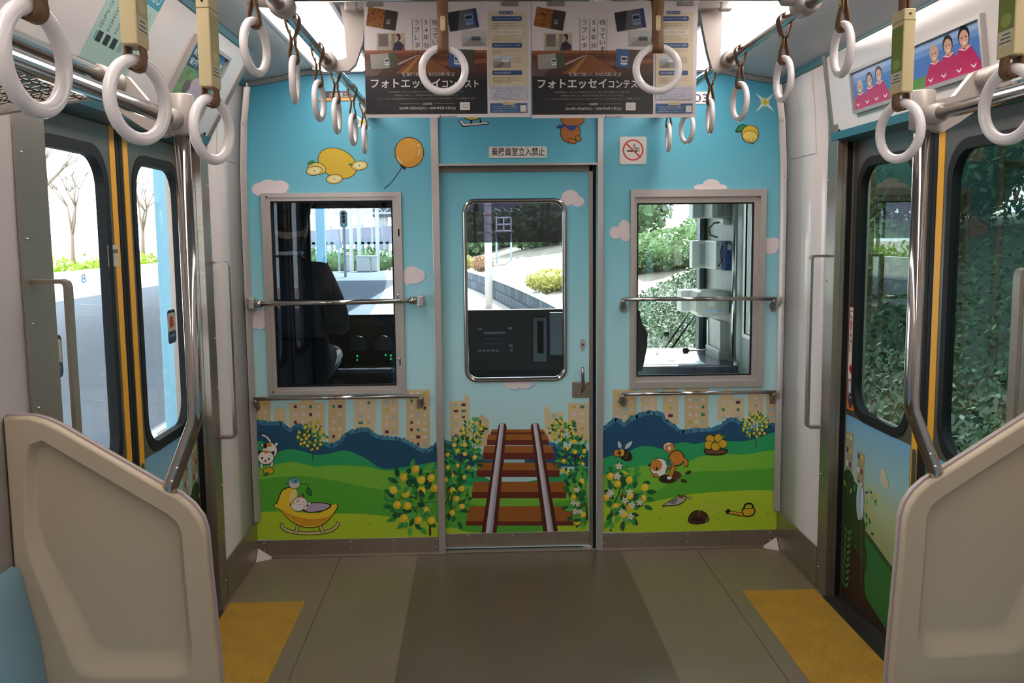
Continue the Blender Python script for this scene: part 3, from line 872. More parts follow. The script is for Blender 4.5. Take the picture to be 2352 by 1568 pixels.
# ------------------------------------------------------------------ stanchions with seat partitions
YPT = 2.1
for sx in (-1, 1):
    side = 'left' if sx < 0 else 'right'
    xp = sx*.818
    t = thing('grab_pole', 'bright steel grab pole bent down to the %s seat partition' % side, 'pole', (xp, YPT, 1.0), 'grab poles')
    pts = [(xp, YPT, 1.79), (xp, YPT, 1.12), (xp+sx*.004, YPT, 1.085), (xp+sx*.016, YPT, 1.055), (xp+sx*.062, YPT, .945), (xp+sx*.075, YPT, .915)]
    MB().tube(pts, .0168, 20).build('tube', chrome, t)
    mb = MB().lathe([(.019, -.045), (.027, -.04), (.0275, .04), (.024, .043), (.0, .043)], (xp, YPT, 1.765), 24)
    co = mb.build('collar', cast, t)
    MB().sphere((xp-sx*.008, YPT-.027, 1.745), .005, sub=2).build('collar_screw', screw_m, co)
    sm = Dots()
    for z in (.985, .955): sm.sphere((xp+sx*(.016+.046*(1.055-z)/.11)-sx*.002, YPT-.0165, z), .0048, sub=2)
    sm.build('foot_screw', screw_m, t)
    # partition
    t = thing('seat_partition', 'beige moulded seat end partition on the %s with recessed panel' % side, 'partition', (sx*1.0, YPT, 0.05), 'seat partitions')
    prof = [(1.236, 1.108), (1.18, 1.107), (1.150, 1.098), (1.12, 1.083), (.894, .938), (.86, .918), (.835, .895), (.815, .865), (.806, .83), (.803, .75), (.79, .5), (.775, .12), (.775, .06), (1.236, .06)]
    def P3(u, v, y): return Vector((sx*u, y, v))
    mb = MB()
    y0 = YPT+.0
    # inset outline of the same corner count
    def inset(pr, d):
        n = len(pr); out = []
        cx = sum(p[0] for p in pr)/n; cz = sum(p[1] for p in pr)/n
        for k in range(n):
            p, a_, b_ = Vector(pr[k]), Vector(pr[k-1]), Vector(pr[(k+1) % n])
            e1 = (p-a_).normalized(); e2 = (b_-p).normalized()
            n1 = Vector((-e1.y, e1.x)); n2 = Vector((-e2.y, e2.x))
            nn = (n1+n2); nn.normalize()
            dd = d/max(.45, nn.dot(n1))
            if (Vector((cx, cz))-p).dot(nn) < 0: nn = -nn
            q = p+nn*dd; out.append((q.x, q.y))
        return out
    def uv(l): return [(-hY(x, y, YPT-.02).x, hY(x, y, YPT-.02).z) for x, y in l]
    rec_o = uv([(55, 1075), (65, 1020), (95, 1010), (385, 1180), (408, 1200), (418, 1225), (424, 1300), (441, 1480), (441, 1530), (430, 1550), (405, 1559), (215, 1559), (185, 1552), (165, 1530), (72, 1300), (55, 1230)])
    rec_i = uv([(72, 1085), (80, 1040), (98, 1032), (372, 1188), (390, 1203), (399, 1225), (404, 1300), (418, 1460), (416, 1482), (405, 1494), (385, 1500), (250, 1500), (228, 1494), (212, 1478), (98, 1270), (78, 1210)])
    body = prof
    yf = YPT-.02
    # front face: outline to recess, bridged by triangulation
    bm = bmesh.new()
    ov = [bm.verts.new(P3(u, v, yf)) for u, v in inset(prof, .006)]
    iv = [bm.verts.new(P3(u, v, yf)) for u, v in rec_o]
    es = []
    for l_ in (ov, iv):
        for k in range(len(l_)): es.append(bm.edges.new((l_[k], l_[(k+1) % len(l_)])))
    bmesh.ops.triangle_fill(bm, use_beauty=True, use_dissolve=False, edges=es)
    mb.bm(bm)
    ring = [[P3(u, v, yf) for u, v in rec_o+rec_o[:1]]]
    for tt, dy in ((.12, .002), (.35, .012), (.7, .023), (.9, .0265), (1, .027)):
        ring.append([P3(a_[0]*(1-tt)+b_[0]*tt, a_[1]*(1-tt)+b_[1]*tt, yf+dy) for a_, b_ in zip(rec_o+rec_o[:1], rec_i+rec_i[:1])])
    mb.grid(ring, True)
    mb.add([P3(u, v, yf+.027) for u, v in rec_i], [list(range(len(rec_i)))])
    # rim and back
    rim = [[P3(u, v, yf) for u, v in inset(prof+[], .006)], [P3(u, v, yf+.003) for u, v in inset(prof, .002)], [P3(u, v, yf+.008) for u, v in prof], [P3(u, v, YPT+.026) for u, v in prof]]
    rim = [r_+r_[:1] for r_ in rim]
    mb.grid(rim, True)
    mb.add([P3(u, v, YPT+.026) for u, v in prof], [list(range(len(prof)))])
    mb.build('moulded_panel', beige, t)
    # pinkish edging strip between the two shells
    pr2 = inset(prof, -.0035)
    mb = MB(); mb.grid([[P3(u, v, YPT+.003) for u, v in pr2[:12]], [P3(u, v, YPT+.011) for u, v in pr2[:12]]], True)
    mb.grid([[P3(u, v, YPT+.003) for u, v in prof[:12]], [P3(u, v, YPT+.003) for u, v in pr2[:12]]], False)
    mb.grid([[P3(u, v, YPT+.011) for u, v in prof[:12]], [P3(u, v, YPT+.011) for u, v in pr2[:12]]], False)
    mb.build('edging_strip', mat('mauve_edging', '#a59499', .4), t)
    # bench beside it
    fab = mat('pale_blue_moquette', '#8db8cc', .9, noise=.08, nscale=200, bump=.2, bscale=400)
    t = thing('bench_seat', 'pale blue upholstered bench along the %s wall' % side, 'bench', (sx*1.0, .4, 0), 'bench seats')
    mb = MB()
    prb = [(1.236, .40), (1.168, .40), (1.174, .48), (1.186, .6), (1.203, .68), (1.214, .745), (1.222, .765), (1.236, .77)]
    mb.grid([[P3(u, v, y) for u, v in prb] for y in (-1.5, YPT-.026)], True)
    for y in (-1.5, YPT-.026): mb.add([P3(u, v, y) for u, v in prb], [list(range(len(prb)))])
    mb.build('backrest', fab, t)
    mb = MB().box((sx*.80, -1.5, .34), (sx*1.2, YPT-.026, .43), bev=.03); mb.build('seat_cushion', fab, t)
    mb = MB().box((sx*.86, -1.5, .0), (sx*1.2, YPT-.03, .34)); mb.build('heater_box', steel_h, t)
    # luggage rack
    t = thing('luggage_rack', 'steel pipe luggage rack with wire mesh above the %s bench' % side, 'rack', (sx*1.0, .4, 1.78), 'luggage racks')
    MB().cyl((sx*.828, -1.5, 1.752), (sx*.828, YPT-.03, 1.752), .016, 18).build('lower_pipe', chrome, t)
    MB().cyl((sx*.945, -1.5, 1.832), (sx*.945, YPT-.12, 1.832), .016, 18).build('upper_pipe', chrome, t)
    # cast arm joining the collar to the pipes and the wall
    mb = MB()
    y_ = YPT
    arm = [(.835, 1.722), (.86, 1.715), (.90, 1.738), (.99, 1.802), (1.236, 1.762), (1.236, 1.788), (1.0, 1.828), (.965, 1.848), (.945, 1.853), (.925, 1.845), (.885, 1.795), (.835, 1.783)]
    mb.prism([P3(u, v, YPT-.012) for u, v in arm], (0, .024, 0))
    mb.lathe([(.016, -.05), (.021, -.045), (.024, .0)], (sx*.828, YPT-.02, 1.752), 20, 'Y')
    mb.lathe([(.016, -.10), (.021, -.095), (.021, -.0)], (sx*.945, YPT-.02, 1.832), 20, 'Y')
    mb.build('end_casting', cast, t)
    # wire net: wavy wires that touch their neighbours
    mb = MB(); wires = 17
    for k in range(wires):
        u0 = .95+(1.225-.95)*k/(wires-1)
        pts = []
        n = 90
        for i in range(n):
            y = .35+(YPT-.03-.35)*i/(n-1)
            d = (.0078 if (i+k) % 2 else -.0078)
            pts.append(P3(u0+d, 1.80-(u0-.95)*.06+(.004 if i % 2 else -.004), y))
        mb.tube(pts, .0021, 5, False)
    mb.build('wire_mesh', mat('mesh_wire', '#8f867e', .35, 1.), t)
    MB().box((sx*1.215, -1.5, 1.772), (sx*1.236, YPT-.02, 1.792)).build('wall_rail', cast, t)
    # yellow ribbed door mat
    x0, x1 = sx*.912, sx*1.219
    m = mat('yellow_ribbed_rubber', '#ab852d', .6, noise=.28, nscale=7)
    t = thing('door_mat', 'yellow ribbed rubber warning mat inside the %s doors' % side, 'mat', (sx*1.065, 3.0, 0), 'warning mats')
    MB().box((x0, 2.37, 0), (x1, 3.748, .0022)).build('backing', m, t)
    mb = MB(); nr = 62
    for k in range(nr):
        u = .912+.307*(k+.5)/nr
        mb.prism([(sx*(u-.0017), 2.37, .0022), (sx*(u-.0009), 2.37, .0042), (sx*(u+.0009), 2.37, .0042), (sx*(u+.0017), 2.37, .0022)], (0, 1.378, 0))
    o = mb.build('ribs', m, t); o['kind'] = 'stuff'

# ------------------------------------------------------------------ grab rails on the bulkhead
def rail(name, label, pts, r, feet, group):
    t = thing(name, label, 'rail', pts[0], group)
    MB().tube(pts, r, 14).build('tube', chrome, t)
    for f in feet: f(t)
    return t
yr = YE-.05
def block(px, py, w, h, m=alu, d0=YE, d1=None):
    def fn(t):
        c = hY(px, py, yr)
        MB().box((c.x-w/2, (d1 if d1 is not None else yr-.016), c.z-h/2), (c.x+w/2, d0, c.z+h/2), bev=.005).build('mount', m, t)
    return fn
a, b = hY(588, 698, yr), hY(955, 690.5, yr)
def socket(px, py, s):
    def fn(t):
        c = hY(px, py, yr)
        MB().lathe([(.013, -.018*s), (.018, -.016*s), (.0185, .012*s), (.0, .014*s)], c, 18, 'X').build('socket', chrome, t)
    return fn
rail('grab_rail', 'steel bar across the left cab window with square end blocks', [a, b], .0115, [block(578, 697, .026, .05), block(966, 691, .026, .05), socket(592, 698, -1), socket(950, 690, 1)], 'bars across the cab windows')
def foot(px, py, px2, py2):
    def fn(t):
        c = hY(px, py, yr); e = hY(px2, py2, YE)
        MB().tube([c+Vector((0, .0, .0)), Vector((c.x, yr+.004, c.z-.012)), Vector((c.x, YE-.012, e.z))], [.0105, .0125, .0125], 12).build('foot', steel, t)
        MB().prism([(e.x+u, YE-.004, e.z+v) for u, v in rrect(-.014, -.026, .014, .02, .012, 4)], (0, .004, 0)).build('foot_plate', steel, t)
    return fn
rail('grab_rail', 'steel bar across the right cab window with curved feet', [hY(1431, 687, yr), hY(1783, 685.5, yr)], .0095, [foot(1432, 687, 1432, 705), foot(1779, 686, 1776, 703)], 'bars across the cab windows')
rail('grab_rail', 'low steel bar below the left cab window over painted buildings', [hY(583, 916, yr), hY(970, 910, yr)], .009, [foot(586, 916, 589, 932), foot(967, 910, 964, 925)], 'low bars below the cab windows')
rail('grab_rail', 'low steel bar below the right cab window over painted buildings', [hY(1428, 905, yr), hY(1782, 900, yr)], .009, [foot(1430, 905, 1432, 921), foot(1779, 900, 1776, 914)], 'low bars below the cab windows')

# flat D-shaped handles beside the side doors
def door_handle(sx, y, label, z0=.74, z1=1.42, out=.072):
    t = thing('grab_bar', label, 'grab bar', (sx*W, y, z0), 'flat steel handles beside the doors')
    x0 = sx*W; x1 = sx*(W-out)
    path = [(x0, z1), (x1+sx*.012, z1), (x1+sx*.003, z1-.004), (x1, z1-.014), (x1, z0+.014), (x1+sx*.003, z0+.004), (x1+sx*.012, z0), (x0, z0)]
    mb = MB(); n = len(path)
    th = .005; o = []; i_ = []
    for k, (x, z) in enumerate(path):
        a_ = path[max(k-1, 0)]; b_ = path[min(k+1, n-1)]
        tv = Vector((b_[0]-a_[0], b_[1]-a_[1])).normalized(); nv = Vector((tv.y, -tv.x))
        o.append((x+nv.x*th, z+nv.y*th)); i_.append((x-nv.x*th, z-nv.y*th))
    loops = [[Vector((x, yy, z)) for x, z in lst] for lst, yy in ((o, y-.016), (o, y+.016), (i_, y+.016), (i_, y-.016), (o, y-.016))]
    mb.grid(loops, False)
    mb.build('bar', steel, t)
    for z in (z0, z1):
        MB().box((x0-sx*.004, y-.018, z-.03), (x0, y+.018, z+.03), bev=.002).build('wall_plate', steel, t)
    return t
zt = hY(512, 603, 3.75).z; zb_ = hY(528, 1003, 3.75).z
door_handle(-1, 3.745, 'flat steel handle on the left wall between cab wall and doors', zb_, zt)
door_handle(-1, 2.262, 'flat steel handle at the left edge of the picture beside the doors', zb_, zt, .085)
door_handle(1, 3.745, 'flat steel handle on the right wall between cab wall and doors', zb_, zt)
door_handle(1, 2.262, 'flat steel handle at the right edge of the picture beside the doors', zb_, zt, .085)

# ------------------------------------------------------------------ plates on the bulkhead
def plate(name, label, cat, px, Y, r=.004, col='#d8d2cc', th=.003, parent=None):
    (x0, y0, x1, y1) = px
    A, B = hY(x0, y0, Y), hY(x1, y1, Y)
    t = thing(name, label, cat, ((A.x+B.x)/2, Y, B.z))
    MB().prism([(u, Y-th, v) for u, v in rrect(A.x, B.z, B.x, A.z, r, 4)], (0, th, 0)).build('plate', mat('plate_'+col[1:], col, .35), t)
    pr = Print(lambda u, v: hY(u, v, Y-th), (0, -1, 0), base=.0002)
    return t, pr
t, pr = plate('door_sign', 'white plate with black Japanese lettering above the cab door', 'sign', (1123, 337, 1256, 362), YE+.004)
pr.text('乗務員室立入禁止', 1129, 358, 19.5, '#151515', w=122, bold=.012); pr.build('lettering', t)
sm = Dots()
for (x, y) in ((1127, 340.5), (1252, 339.5), (1127, 358.5), (1252, 358)): sm.sphere(hY(x, y, YE), .0026, sub=1)
sm.build('plate_screw', screw_m, t)
t, pr = plate('no_smoking_sign', 'square white no smoking sign with red ring on the blue wall', 'sign', (1423, 314, 1484.5, 377), YE, .01)
pr.ell(1454, 344.5, 24, 24.5, '#c23a35', n=40); pr.ell(1454, 344.5, 20.4, 20.9, '#d8d2cc', n=40)
pr.rect(1440, 345, 1463, 348.5, '#222'+'222'); pr.rect(1464.2, 345, 1465.6, 348.5, '#222222'); pr.rect(1466.6, 345, 1468.2, 348.5, '#222222')
pr.line([(1468, 344), (1468, 341), (1464, 339), (1460, 339.5), (1458.5, 337), (1458, 333)], 1.6, '#222222')
pr.line([(1465, 344), (1464.5, 342), (1459, 342), (1455.5, 340), (1455, 335), (1456.5, 331), (1460, 330)], 1.6, '#222222')
pr.line([(1437, 328.5), (1471, 361)], 3.8, '#c23a35'); pr.build('pictogram', t)
sm = Dots()
for x in (1427, 1481): sm.sphere(hY(x, 345.5, YE-.003), .0022, sub=1)
sm.build('plate_screw', screw_m, t)
t, pr = plate('car_number_plate', 'white car number plate with blue digits behind the posters', 'sign', (1540, 211, 1633, 238.5), YE, .003)
pr.text('3503', 1560, 234.5, 18.5, '#223f86', w=66, bold=.0); pr.build('digits', t)
A, B = hY(733, 208, YE), hY(807, 232, YE)
t = thing('builder_plate', 'small dark and gold maker plate on the blue wall', 'sign', ((A.x+B.x)/2, YE, B.z))
def bp(pts, y=YE-.003): return [hY(x, yy, y) for x, yy in pts]
MB().prism(bp([(742, 209.5), (811, 208), (817, 231), (732, 232.5)]), (0, .003, 0)).build('plate', mat('dark_plate', '#2b2326', .35), t)
pr = Print(lambda u, v: hY(u, v, YE-.003), (0, -1, 0), base=.0002)
pr.poly([(733, 225), (815, 224), (816.5, 230.5), (732, 231.5)], '#b98f55'); pr.poly([(741, 215), (745, 215), (742, 224), (736, 224)], '#b98f55')
pr.text('川崎重工', 756, 222.5, 10, '#b9b0a6', w=43); pr.rect(803, 220, 805, 222, '#b9b0a6')
pr.text('平成十年', 758, 229.5, 4, '#5a4020', w=26); pr.build('lettering', t)

# ------------------------------------------------------------------ the two hanging posters
def poster(label, px0, px1, top, bot, seed):
    TL, TR, BL, BR = hY(px0[0], top[0], YP), hY(px1[0], top[1], YP), hY(px0[1], bot[0], YP), hY(px1[1], bot[1], YP)
    t = thing('hanging_poster', label, 'poster', tuple((BL+BR)/2), 'hanging posters')
    zt_ = PZ0+.02
    MB().prism([(BL.x, YP, (BL.z+BR.z)/2), (BR.x, YP, (BL.z+BR.z)/2), (TR.x, YP, zt_), (TL.x, YP, zt_)], (0, .0012, 0)).build('sheet', mat('poster_paper', '#cfc5c4', .4), t)
    # drawing units: 0..382 across, 0..250 down (top edge to bottom edge of the visible sheet)
    H = TL.z-(BL.z+BR.z)/2
    def fn(u, v):
        return Vector((BL.x+(BR.x-BL.x)*u/382, YP, TL.z-H*v/248))
    pr = Print(fn, (0, -1, 0), base=.0002)
    Wt = '#d2c9c6'
    # landscape with railway, fading to black
    pr.rect(1, 93, 282, 240, '#17181b')
    bands = [(93, '#8d5a3a'), (99, '#6d3d24'), (106, '#5d3321'), (114, '#6a3c2a'), (124, '#573126'), (134, '#4b2f28'), (144, '#3a2a28'), (152, '#2a2323'), (160, '#1f1d1e')]
    for (a_, c1), (b_, c2) in zip(bands, bands[1:]): pr.rect(1, a_, 282, b_, c1)
    pr.poly([(126, 103), (138, 103), (205, 146), (70, 146)], '#7c4d2e')
    pr.poly([(120, 104), (128, 103), (72, 130), (60, 130)], '#a99a90')
    pr.poly([(128, 103), (131, 103), (98, 146), (84, 146)], '#a2733f')
    pr.poly([(1, 118), (50, 126), (30, 150), (1, 152)], '#5f4a45')
    pr.poly([(170, 120), (282, 112), (282, 122), (182, 128)], '#83503a')
    # snapshots
    def photo(x, y, w, h, rot, base, fn2):
        ca, sa = math.cos(math.radians(rot)), math.sin(math.radians(rot))
        old = pr.T
        pr.T = lambda u, v: (x+u*ca-v*sa, y+u*sa+v*ca)
        pr.rect(-w/2, -h/2, w/2, h/2, base); fn2(w/2, h/2); pr.T = old
    rr_ = random.Random(seed)
    def train(x, y, s_, body, win):
        pr.rr(x-5*s_, y-6*s_, x+5*s_, y+7*s_, 1.5*s_, body); pr.rect(x-4*s_, y-4*s_, x+4*s_, y, win); pr.rect(x-5*s_, y+2*s_, x+5*s_, y+3.4*s_, '#2d4f8c')
    def autumn(a_, b_):
        for i in range(46): pr.ell(rr_.uniform(-a_+3, a_-10), rr_.uniform(-b_+3, b_-3), rr_.uniform(1.5, 4), rr_.uniform(1, 2.4), rr_.choice(['#9a5a1e', '#b0762c', '#6d3c14', '#7f4d1c', '#3d2712']), n=7)
        pr.rect(a_*.15, -b_, a_, b_, '#3a3226'); train(a_*.45, 4, .8, '#9aa3a8', '#20242a')
    photo(43, 21, 68, 44, 10, '#8a5420', autumn)
    def rider(a_, b_):
        pr.rect(-a_, -b_, a_, -2, '#b9a98a'); pr.rect(-a_+4, -b_+3, -6, b_-9, '#6d6660'); pr.rect(2, -b_+2, 10, b_, '#8a7f72')
        pr.ell(17, -10, 6, 8, '#3a2622'); pr.ell(14, -8, 4, 5, '#b98f7a'); pr.poly([(4, b_), (8, 4), (18, -2), (30, 8), (31, b_)], '#2c2c3c'); pr.poly([(24, b_), (28, 12), (31, 14), (31, b_)], '#8a2a35')
    photo(62, 73, 64, 40, 0, '#a59a8a', rider)
    def line1(a_, b_):
        pr.poly([(-a_, b_), (-4, -4), (6, -4), (12, b_)], '#8e8c88'); pr.rect(a_*.35, -b_, a_, b_, '#4a4f3c'); train(6, 2, 1.15, '#cfd2d2', '#22303c')
    photo(46, 117, 62, 34, -4, '#9a938c', line1)
    def depot(a_, b_):
        pr.poly([(-a_, -b_), (-4, -b_), (-16, b_), (-a_, b_)], '#232326'); train(14, 0, 1.9, '#7a86a0', '#1c222c'); pr.rect(a_-9, -b_, a_, b_, '#2a3566')
    photo(228, 24, 68, 44, -9, '#55555a', depot)
    def road(a_, b_):
        pr.rect(-a_, -b_, a_, -3, '#b8b6b0'); pr.poly([(-a_, b_), (-6, -3), (8, -3), (a_, b_)], '#8a8780'); pr.rect(-6, -4, 15, 5, '#3a4244')
        for k in range(3): pr.rect(-6+k*8, -3, -1+k*8, 2, '#55606a')
    photo(253, 66, 56, 36, 0, '#a5a29c', road)
    def front(a_, b_):
        pr.rect(-a_, -b_, 0, b_, '#3c5a8c'); train(-10, 4, 1.5, '#c4c8cc', '#2a2f36'); pr.rect(4, -b_, a_, b_, '#4a4038')
    photo(224, 112, 58, 42, 3, '#4c4a48', front)
    # headings
    for x in (112, 134, 153, 174): pr.rect(x-.4, 20, x+.4, 106 if x > 120 else 110, '#4b4648')
    pr.vtext('待っています', 164, 22, 15, 15.2, '#3a3538'); pr.vtext('54年分の', 143.5, 22, 14, 17.5, '#3a3538'); pr.vtext('ラブレター', 122.5, 22, 14, 17.5, '#3a3538')
    pr.text('届けて欲しい、あなたの想い出', 97, 152, 8.5, Wt, w=99)
    pr.line([(86, 144), (90, 153)], .9, Wt); pr.line([(89, 144), (93, 153)], .9, Wt); pr.line([(207, 144), (203, 153)], .9, Wt); pr.line([(204, 144), (200, 153)], .9, Wt)
    pr.text('フォトエッセイ', 14, 180, 22, Wt, w=160, bold=.022); pr.text('コンテスト', 178, 179.5, 18, Wt, w=84, bold=.018)
    pr.text('泉北高速鉄道は、長きにわたり地域の方々の足となり、数多くの想い出の場となってきましたが、', 141, 190.5, 4.6, '#8f8a88', w=174, center=True)
    pr.text('南海電鉄との合併により、泉北線は54年の歴史に幕を閉じることとなりました。', 141, 198.5, 4.6, '#8f8a88', w=148, center=True)
    pr.text('そこで、これからも泉北高速鉄道をみなさまの心にとどめていただけるよう、想い出の写真とエピソードを募集いたします。', 141, 206.5, 4.6, '#8f8a88', w=226, center=True)
    pr.rect(78, 215.6, 128, 216.2, '#9a9492'); pr.rect(157, 215.6, 207, 216.2, '#9a9492'); pr.text('応募期間', 142.5, 219, 5.2, Wt, w=21, center=True)
    pr.text('2024年12月24日(火) 〜2025年2月15日(土)', 78, 230.5, 7.4, Wt, w=130, bold=.006)
    pr.rect(218, 213, 241, 231, Wt); pr.text('どなたでも', 229.5, 221, 3.4, '#55514f', w=15, center=True); pr.text('参加OK', 229.5, 227, 3.4, '#55514f', w=12, center=True)
    pr.text('泉北高速鉄道', 178, 248, 4.4, '#3d4a80', w=33); pr.poly([(170, 248), (171, 243.5), (175, 243.5), (174, 248)], '#3d4a80')
    # right column
    pr.rect(287, 8, 374, 178, '#c6b79c')
    for i, ch in enumerate('募集内容'):
        pr.ell(315+i*8, 8, 4.4, 4.4, '#2f4a72', n=16); pr.text(ch, 315+i*8, 10.4, 5, Wt, center=True)
    for (y, s_) in ((16, '1 フォトエッセイコンテスト部門'), (77, '2 みんなでつくるモザイクアート部門'), (140, '3 想い出 寄せ書き部門')):
        pr.rr(294, y, 363, y+11, 3, '#2f4a72'); pr.text(s_, 298, y+7.6, 4.6, '#b7c0cc', w=60 if '3' not in s_ else 38)
    for (y, w_) in ((31, 66), (36, 66), (41, 14), (93, 66), (98, 24), (156, 70), (161, 70), (166, 42)):
        pr.text('泉北高速鉄道にまつわる想い出をテーマにした'[:max(4, int(w_/3.2))], 295, y+3.4, 3.4, '#5a4636', w=w_)
    pr.rr(294, 47, 364, 57, 2, '#d0c6b8'); pr.text('最優秀賞 1名、優秀賞 2名、特別賞 数名', 298, 54, 3.6, '#4a3b3a', w=58)
    for y in (62, 67, 71): pr.text('応募資格 どなたでも応募できます', 295, y+2.6, 2.8, '#8a7860', w=68 if y > 62 else 50)
    pr.rect(296, 107, 337, 134, '#9aa2aa'); pr.rect(296, 120, 337, 134, '#8c8478'); pr.poly([(296, 134), (318, 120), (322, 120), (316, 134)], '#6d675f'); pr.rr(316, 114, 333, 121, 1.5, '#c9cdd0'); pr.rect(296, 107, 337, 113, '#b6bcc2')
    for y in (110, 115, 120): pr.text('みんなの写真で', 343, y+2.6, 2.8, '#7d7468', w=19)
    pr.rect(288, 176, 374, 207, '#b3b1bd')
    pr.text('部門に関わらず、ご応募いただいた方の中から', 331, 183.5, 3.8, '#58608a', w=76, center=True); pr.text('50名様に記念グッズをプレゼント', 331, 189.5, 3.8, '#58608a', w=60, center=True)
    for y, s_ in ((195, '応募資格  どなたでもご応募いただけます'), (200, '応募方法  エントリーフォームより応募'), (205, '発 表  2025年3月上旬')): pr.text(s_, 296, y+.5, 3.2, '#33406e', w=60 if y < 203 else 40)
    pr.rect(288, 216, 374, 238, '#35577f'); pr.rr(317, 212, 346, 219.5, 3, '#c9b98e'); pr.text('応募はこちら', 331.5, 217.6, 3.8, '#5b4c35', w=24, center=True)
    pr.text('フォトエッセイコンテスト特設サイト', 293, 225.6, 4.2, Wt, w=62); pr.text('https://contest', 297, 230, 2.8, Wt, w=54); pr.text('応募規約の詳細はサイトをご覧ください', 293, 235.6, 2.8, '#a9b8cc', w=60)
    pr.rect(358, 221, 372, 236, Wt)
    pr.build('poster_print', t, print_mat('poster_ink', .35))
poster('hanging photo essay contest poster, left of the two', (836, 840), (1220, 1219), (22, 22), (270, 269), 3)
poster('hanging photo essay contest poster, right of the two', (1221, 1221.5), (1603, 1598), (22, 28), (268, 273), 4)

# ------------------------------------------------------------------ printed film on the bulkhead
BK = '#16130f'
def wall_print(Y=YE): return Print(lambda u, v: hY(u, v, Y), (0, -1, 0), base=.0003)
LEVEL = {}
def motif(name, parent, fn, zoom=None, Y=YE, base=None):
    """one printed motif; each lies a hair above what was printed before it on the same panel"""
    key = (parent.name, zoom[0] if zoom else 0)
    pr = wall_print(Y); pr.step = 4e-6
    pr.h = LEVEL.get(key, .0003)
    if zoom: pr.zoom(*zoom)
    fn(pr); LEVEL[key] = pr.h+8e-6
    return pr.build(name, parent)
ZA, ZBm, ZC = (550, 870, 3.484), (980, 900, 3.733), (1350, 870, 3.484)
TAN = ['#cdb890', '#c7b188', '#d2bf98']
WINC = ['#cfc7c2', '#cfc7c2', '#cfc7c2', '#b9b03a', '#5d2350', '#2f8070', '#8fb4c4']
def building(name, parent, zoom, Y, x0, y0, x1, y1, cols, rows, seed, top=None):
    rg = random.Random(seed)
    def fn(p):
        c = TAN[seed % 3]
        p.rect(x0, y0, x1, y1, c)
        if top: p.poly(top, c)
        p.h += 4e-6; p.step = 0.
        w = (x1-x0)/(cols+.6); h = min(62., (y1-y0)/rows)
        for i in range(cols):
            for k in range(rows):
                cx = x0+w*(i+.8); cy = y0+20+h*k
                ww = rg.choice((.19, .19, .3))*min(w, 62); p.rect(cx-ww, cy, cx+ww, cy+min(h*.42, 24), rg.choice(WINC))
    motif(name, parent, fn, zoom, Y)
# ---- left panel
for i, (x0, y0, x1, y1, c, r_, tp) in enumerate([(108, 165, 250, 430, 2, 4, [(108, 166), (179, 135), (250, 166)]), (278, 252, 375, 430, 1, 3, [(270, 254), (325, 222), (382, 254)]), (398, 190, 680, 450, 4, 4, [(485, 192), (485, 130), (600, 130), (600, 192)]),
        (712, 128, 848, 548, 2, 7, None), (918, 160, 1088, 480, 2, 6, None), (1138, 155, 1275, 450, 2, 5, None), (1335, 85, 1525, 548, 3, 8, None)]):
    building('printed_building', wf, ZA, YE, x0, y0, x1, y1, c, r_, i+1, tp)
def clipx(pts, lo, hi): return [(min(max(x, lo), hi), y) for x, y in pts]
def hedge(p, pts, lo, hi, yb, seed):
    rg = random.Random(seed); p.step = 5e-7
    for (xa, ya), (xb, yb_) in zip(pts, pts[1:]):
        n = max(1, int(math.hypot(xb-xa, yb_-ya)/38))
        for k in range(n):
            t_ = (k+.5)/n; x = xa+(xb-xa)*t_; y = ya+(yb_-ya)*t_
            if lo+18 < x < hi-18: p.ell(x, y-13+rg.uniform(-6, 6), 18, 25, rg.choice(['#3f7f9e', '#366f8e', '#4a8aa6']), rg.uniform(-30, 30), 12)
    p.step = 6e-6; p.poly(clipx([(pts[0][0], yb)]+pts+[(pts[-1][0], yb)], lo, hi), '#1d4f70')
def hills(p, lo, hi, layers):
    for pts, yb, c in layers: p.poly(clipx([(pts[0][0], yb)]+pts+[(pts[-1][0], yb)], lo, hi), c)
def smooth(pts, n=6):
    out = []
    for i in range(len(pts)-1):
        p0, p1, p2, p3 = pts[max(i-1, 0)], pts[i], pts[i+1], pts[min(i+2, len(pts)-1)]
        for k in range(n):
            t_ = k/n; t2, t3 = t_*t_, t_**3
            out.append(tuple(.5*((2*p1[j])+(-p0[j]+p2[j])*t_+(2*p0[j]-5*p1[j]+4*p2[j]-p3[j])*t2+(-p0[j]+3*p1[j]-3*p2[j]+p3[j])*t3) for j in (0, 1)))
    out.append(pts[-1]); return out
def tuft(p, x, y, c='#3d7a20', s=1.):
    for dx, dy in ((-9, -14), (4, -15), (9, -7)): p.leaf(x, y, math.hypot(dx, dy)*s, 3.4*s, math.degrees(math.atan2(dy, dx)), c)
motif('printed_hedge', wf, lambda p: hedge(p, smooth([(78, 345), (220, 372), (330, 372), (400, 425), (470, 388), (560, 440), (640, 522), (740, 550), (800, 522), (860, 462), (930, 435), (1020, 425), (1110, 480), (1300, 500), (1470, 590), (1560, 560), (1605, 515)]), 76, 1600, 720, 2), ZA)
